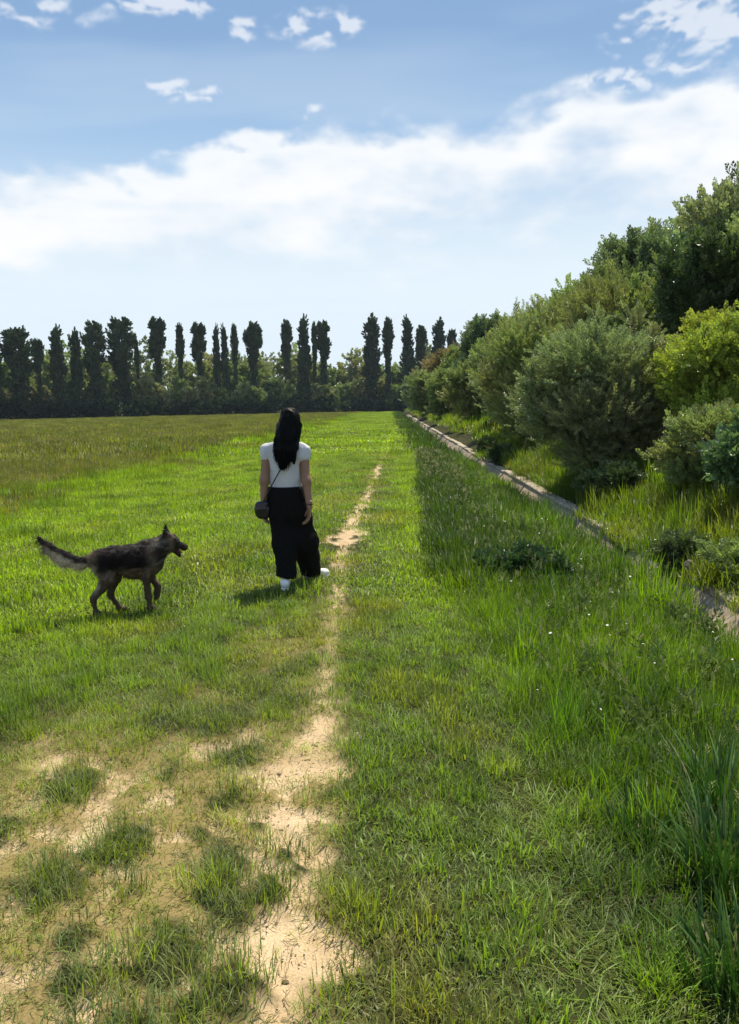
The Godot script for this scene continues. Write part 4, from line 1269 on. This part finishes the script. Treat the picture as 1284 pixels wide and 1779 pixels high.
	for k in 8:
		var a0 := TAU * k / 8.0
		var a1 := TAU * (k + 1) / 8.0
		var p0 := Vector3(cos(a0) * rnd(0.8, 1.1), rnd(-0.1, 0.2), sin(a0) * rnd(0.8, 1.1))
		var p1 := Vector3(cos(a1), 0.05, sin(a1))
		peb.tri(p0, p1, Vector3(0.1, 0.6, 0), WHITE); peb.tri(p0, p1, Vector3(0, -0.5, 0.1), WHITE)
	var pb := PackedFloat32Array()
	var lb := PackedFloat32Array()
	var tries := 0
	while tries < 9000:
		tries += 1
		var z := -rnd(1.4, 11.0) if rng.randf() < 0.4 else -rnd(1.4, 4.4)
		var x := rnd(-2.2, -0.1)
		if cover(x, z).x < 0.45: continue
		var s := rnd(0.0015, 0.005) if rng.randf() < 0.93 else rnd(0.006, 0.013)
		var c := Color(0.50, 0.40, 0.27).lerp(Color(0.24, 0.18, 0.11), rng.randf())
		put(pb, Basis(Vector3.UP, rnd(0, TAU)).scaled(Vector3(s, s * 0.7, s * rnd(0.6, 1.0))), Vector3(x, height(x, z) - 0.016, z), c)
		if tries % 8 == 0:
			var lay := Basis(Vector3.UP, rnd(0, TAU)) * Basis(Vector3.RIGHT, 1.45)
			put(lb, lay.scaled(Vector3.ONE * rnd(0.10, 0.22)), Vector3(x, height(x, z) - 0.008, z), Color(0.42, 0.34, 0.18) * rnd(0.5, 1.1))
	var soil := Node3D.new()
	soil.name = "soil_litter"
	add_child(soil)
	tag(soil, "small pebbles, crumbs and bits of straw on the bare soil", "litter", "", "stuff")
	multi("pebbles", peb.mesh(), M.concrete, pb, soil)
	var sw := MB.new()
	sw.tube([Vector3(0, 0, 0), Vector3(0.03, 0.15, 0), Vector3(0, 0.3, 0.02)], [0.006, 0.006, 0.004], 3, WHITE)
	multi("straw", sw.mesh(), M.cloth, lb, soil)
	# small white flower heads
	var h := MB.new()
	for k in 7:
		var a := TAU * k / 7.0
		var d := Vector3(cos(a), 0.15, sin(a))
		var s := Vector3(-sin(a), 0, cos(a)) * 0.35
		h.tri(Vector3.ZERO, d - s, d + s, Color(0.85, 0.85, 0.82))
	h.tube([Vector3(0, -22, 0), Vector3(0.3, -9, 0), Vector3.ZERO], [0.09, 0.09, 0.12], 3, Color(0.09, 0.16, 0.04))
	var buf := PackedFloat32Array()
	for k in 190:
		var z := -rnd(3.5, 17.0)
		var x := rnd(0.75, 2.2) if rng.randf() < 0.6 else rnd(3.2, 5.5)
		var s := rnd(0.004, 0.009)
		var bs := Basis(Vector3(rnd(-1, 1), 0.2, rnd(-1, 1)).normalized(), rnd(0, 0.7)) * Basis(Vector3.UP, rnd(0, TAU))
		put(buf, bs.scaled(Vector3.ONE * s), Vector3(x, height(x, z) + 22.0 * s + rnd(0.04, 0.12), z), WHITE)
	var root := Node3D.new()
	root.name = "wild_flowers"
	add_child(root)
	tag(root, "tiny white flower heads dotted through the long grass and the bank", "flowers", "", "stuff")
	multi("flower_heads", h.mesh(), M.petal, buf, root)


func _ready() -> void:
	# ---- camera, sky, sun, exposure
	rng.seed = 20240519
	n_patch.seed = 11; n_patch.frequency = 0.35; n_patch.fractal_octaves = 3
	n_fine.seed = 23; n_fine.frequency = 0.5; n_fine.fractal_octaves = 3
	n_cloud.seed = 37; n_cloud.frequency = 0.30; n_cloud.fractal_octaves = 5
	n_wisp.seed = 51; n_wisp.frequency = 0.42; n_wisp.fractal_octaves = 5
	var cam := Camera3D.new()
	cam.name = "camera"
	cam.fov = 67.0
	cam.near = 0.05
	cam.far = 3000.0
	cam.position = Vector3(0, 1.65, 0)
	cam.rotation_order = EULER_ORDER_YXZ
	cam.rotation_degrees = Vector3(-7.73, 1.7, -1.0)
	add_child(cam)
	cam.current = true
	var env := Environment.new()
	env.background_mode = Environment.BG_SKY
	env.sky = Sky.new()
	var sky := PanoramaSkyMaterial.new()
	sky.panorama = ImageTexture.create_from_image(sky_image())
	env.sky.sky_material = sky
	env.sky_rotation = Vector3(0, PI, 0)
	env.background_energy_multiplier = 0.82
	env.tonemap_mode = Environment.TONE_MAPPER_LINEAR
	env.tonemap_exposure = 1.5
	env.fog_enabled = true
	env.fog_density = 0.00015
	env.fog_light_color = Color(0.80, 0.88, 0.96)
	env.sdfgi_enabled = true
	env.ssao_enabled = true
	env.ssil_enabled = true
	var we := WorldEnvironment.new()
	we.name = "world_environment"
	we.environment = env
	add_child(we)
	var sun := DirectionalLight3D.new()
	sun.name = "sun"
	sun.light_energy = 1.6
	sun.light_color = Color(1.0, 0.95, 0.87)
	sun.light_angular_distance = 0.5
	sun.shadow_enabled = true
	add_child(sun)
	sun.look_at_from_position(Vector3.ZERO, Vector3(-0.30, -1.62, 0.80), Vector3.UP)

	mat("leaf", 0.40, 0.5, Color(0.80, 0.84, 0.62))
	mat("poplar_leaf", 0.5, 0.4, Color(0.40, 0.50, 0.3))
	mat("bark", 0.9, 0.2)
	mat("skin", 0.55, 0.4)
	mat("cloth", 0.9, 0.2)
	mat("hair", 0.5, 0.18)
	mat("leather", 0.4, 0.5)
	mat("fur", 0.75, 0.3)
	mat("petal", 0.7, 0.3, Color(0.5, 0.5, 0.5))
	var cm := mat("concrete", 0.92, 0.25)
	var stain := FastNoiseLite.new()
	stain.seed = 8; stain.frequency = 0.02; stain.fractal_octaves = 6
	var nt := NoiseTexture2D.new()
	nt.width = 512; nt.height = 512; nt.seamless = true; nt.noise = stain
	var ramp := Gradient.new()
	ramp.set_color(0, Color(0.52, 0.50, 0.43)); ramp.set_color(1, Color(1.0, 1.0, 1.0))
	nt.color_ramp = ramp
	cm.albedo_texture = nt
	cm.uv1_triplanar = true
	cm.uv1_world_triplanar = true
	cm.uv1_scale = Vector3.ONE * 0.8

	# ---- the place
	var t0 := Time.get_ticks_msec()
	build_ground()
	print("ground ", Time.get_ticks_msec() - t0)
	build_channel()
	build_woodland()
	build_poplars()
	build_bank_plants()
	print("trees ", Time.get_ticks_msec() - t0)
	build_grass()
	print("grass ", Time.get_ticks_msec() - t0)
	build_clumps()
	build_person()
	build_dog()
	print("bodies ", Time.get_ticks_msec() - t0)
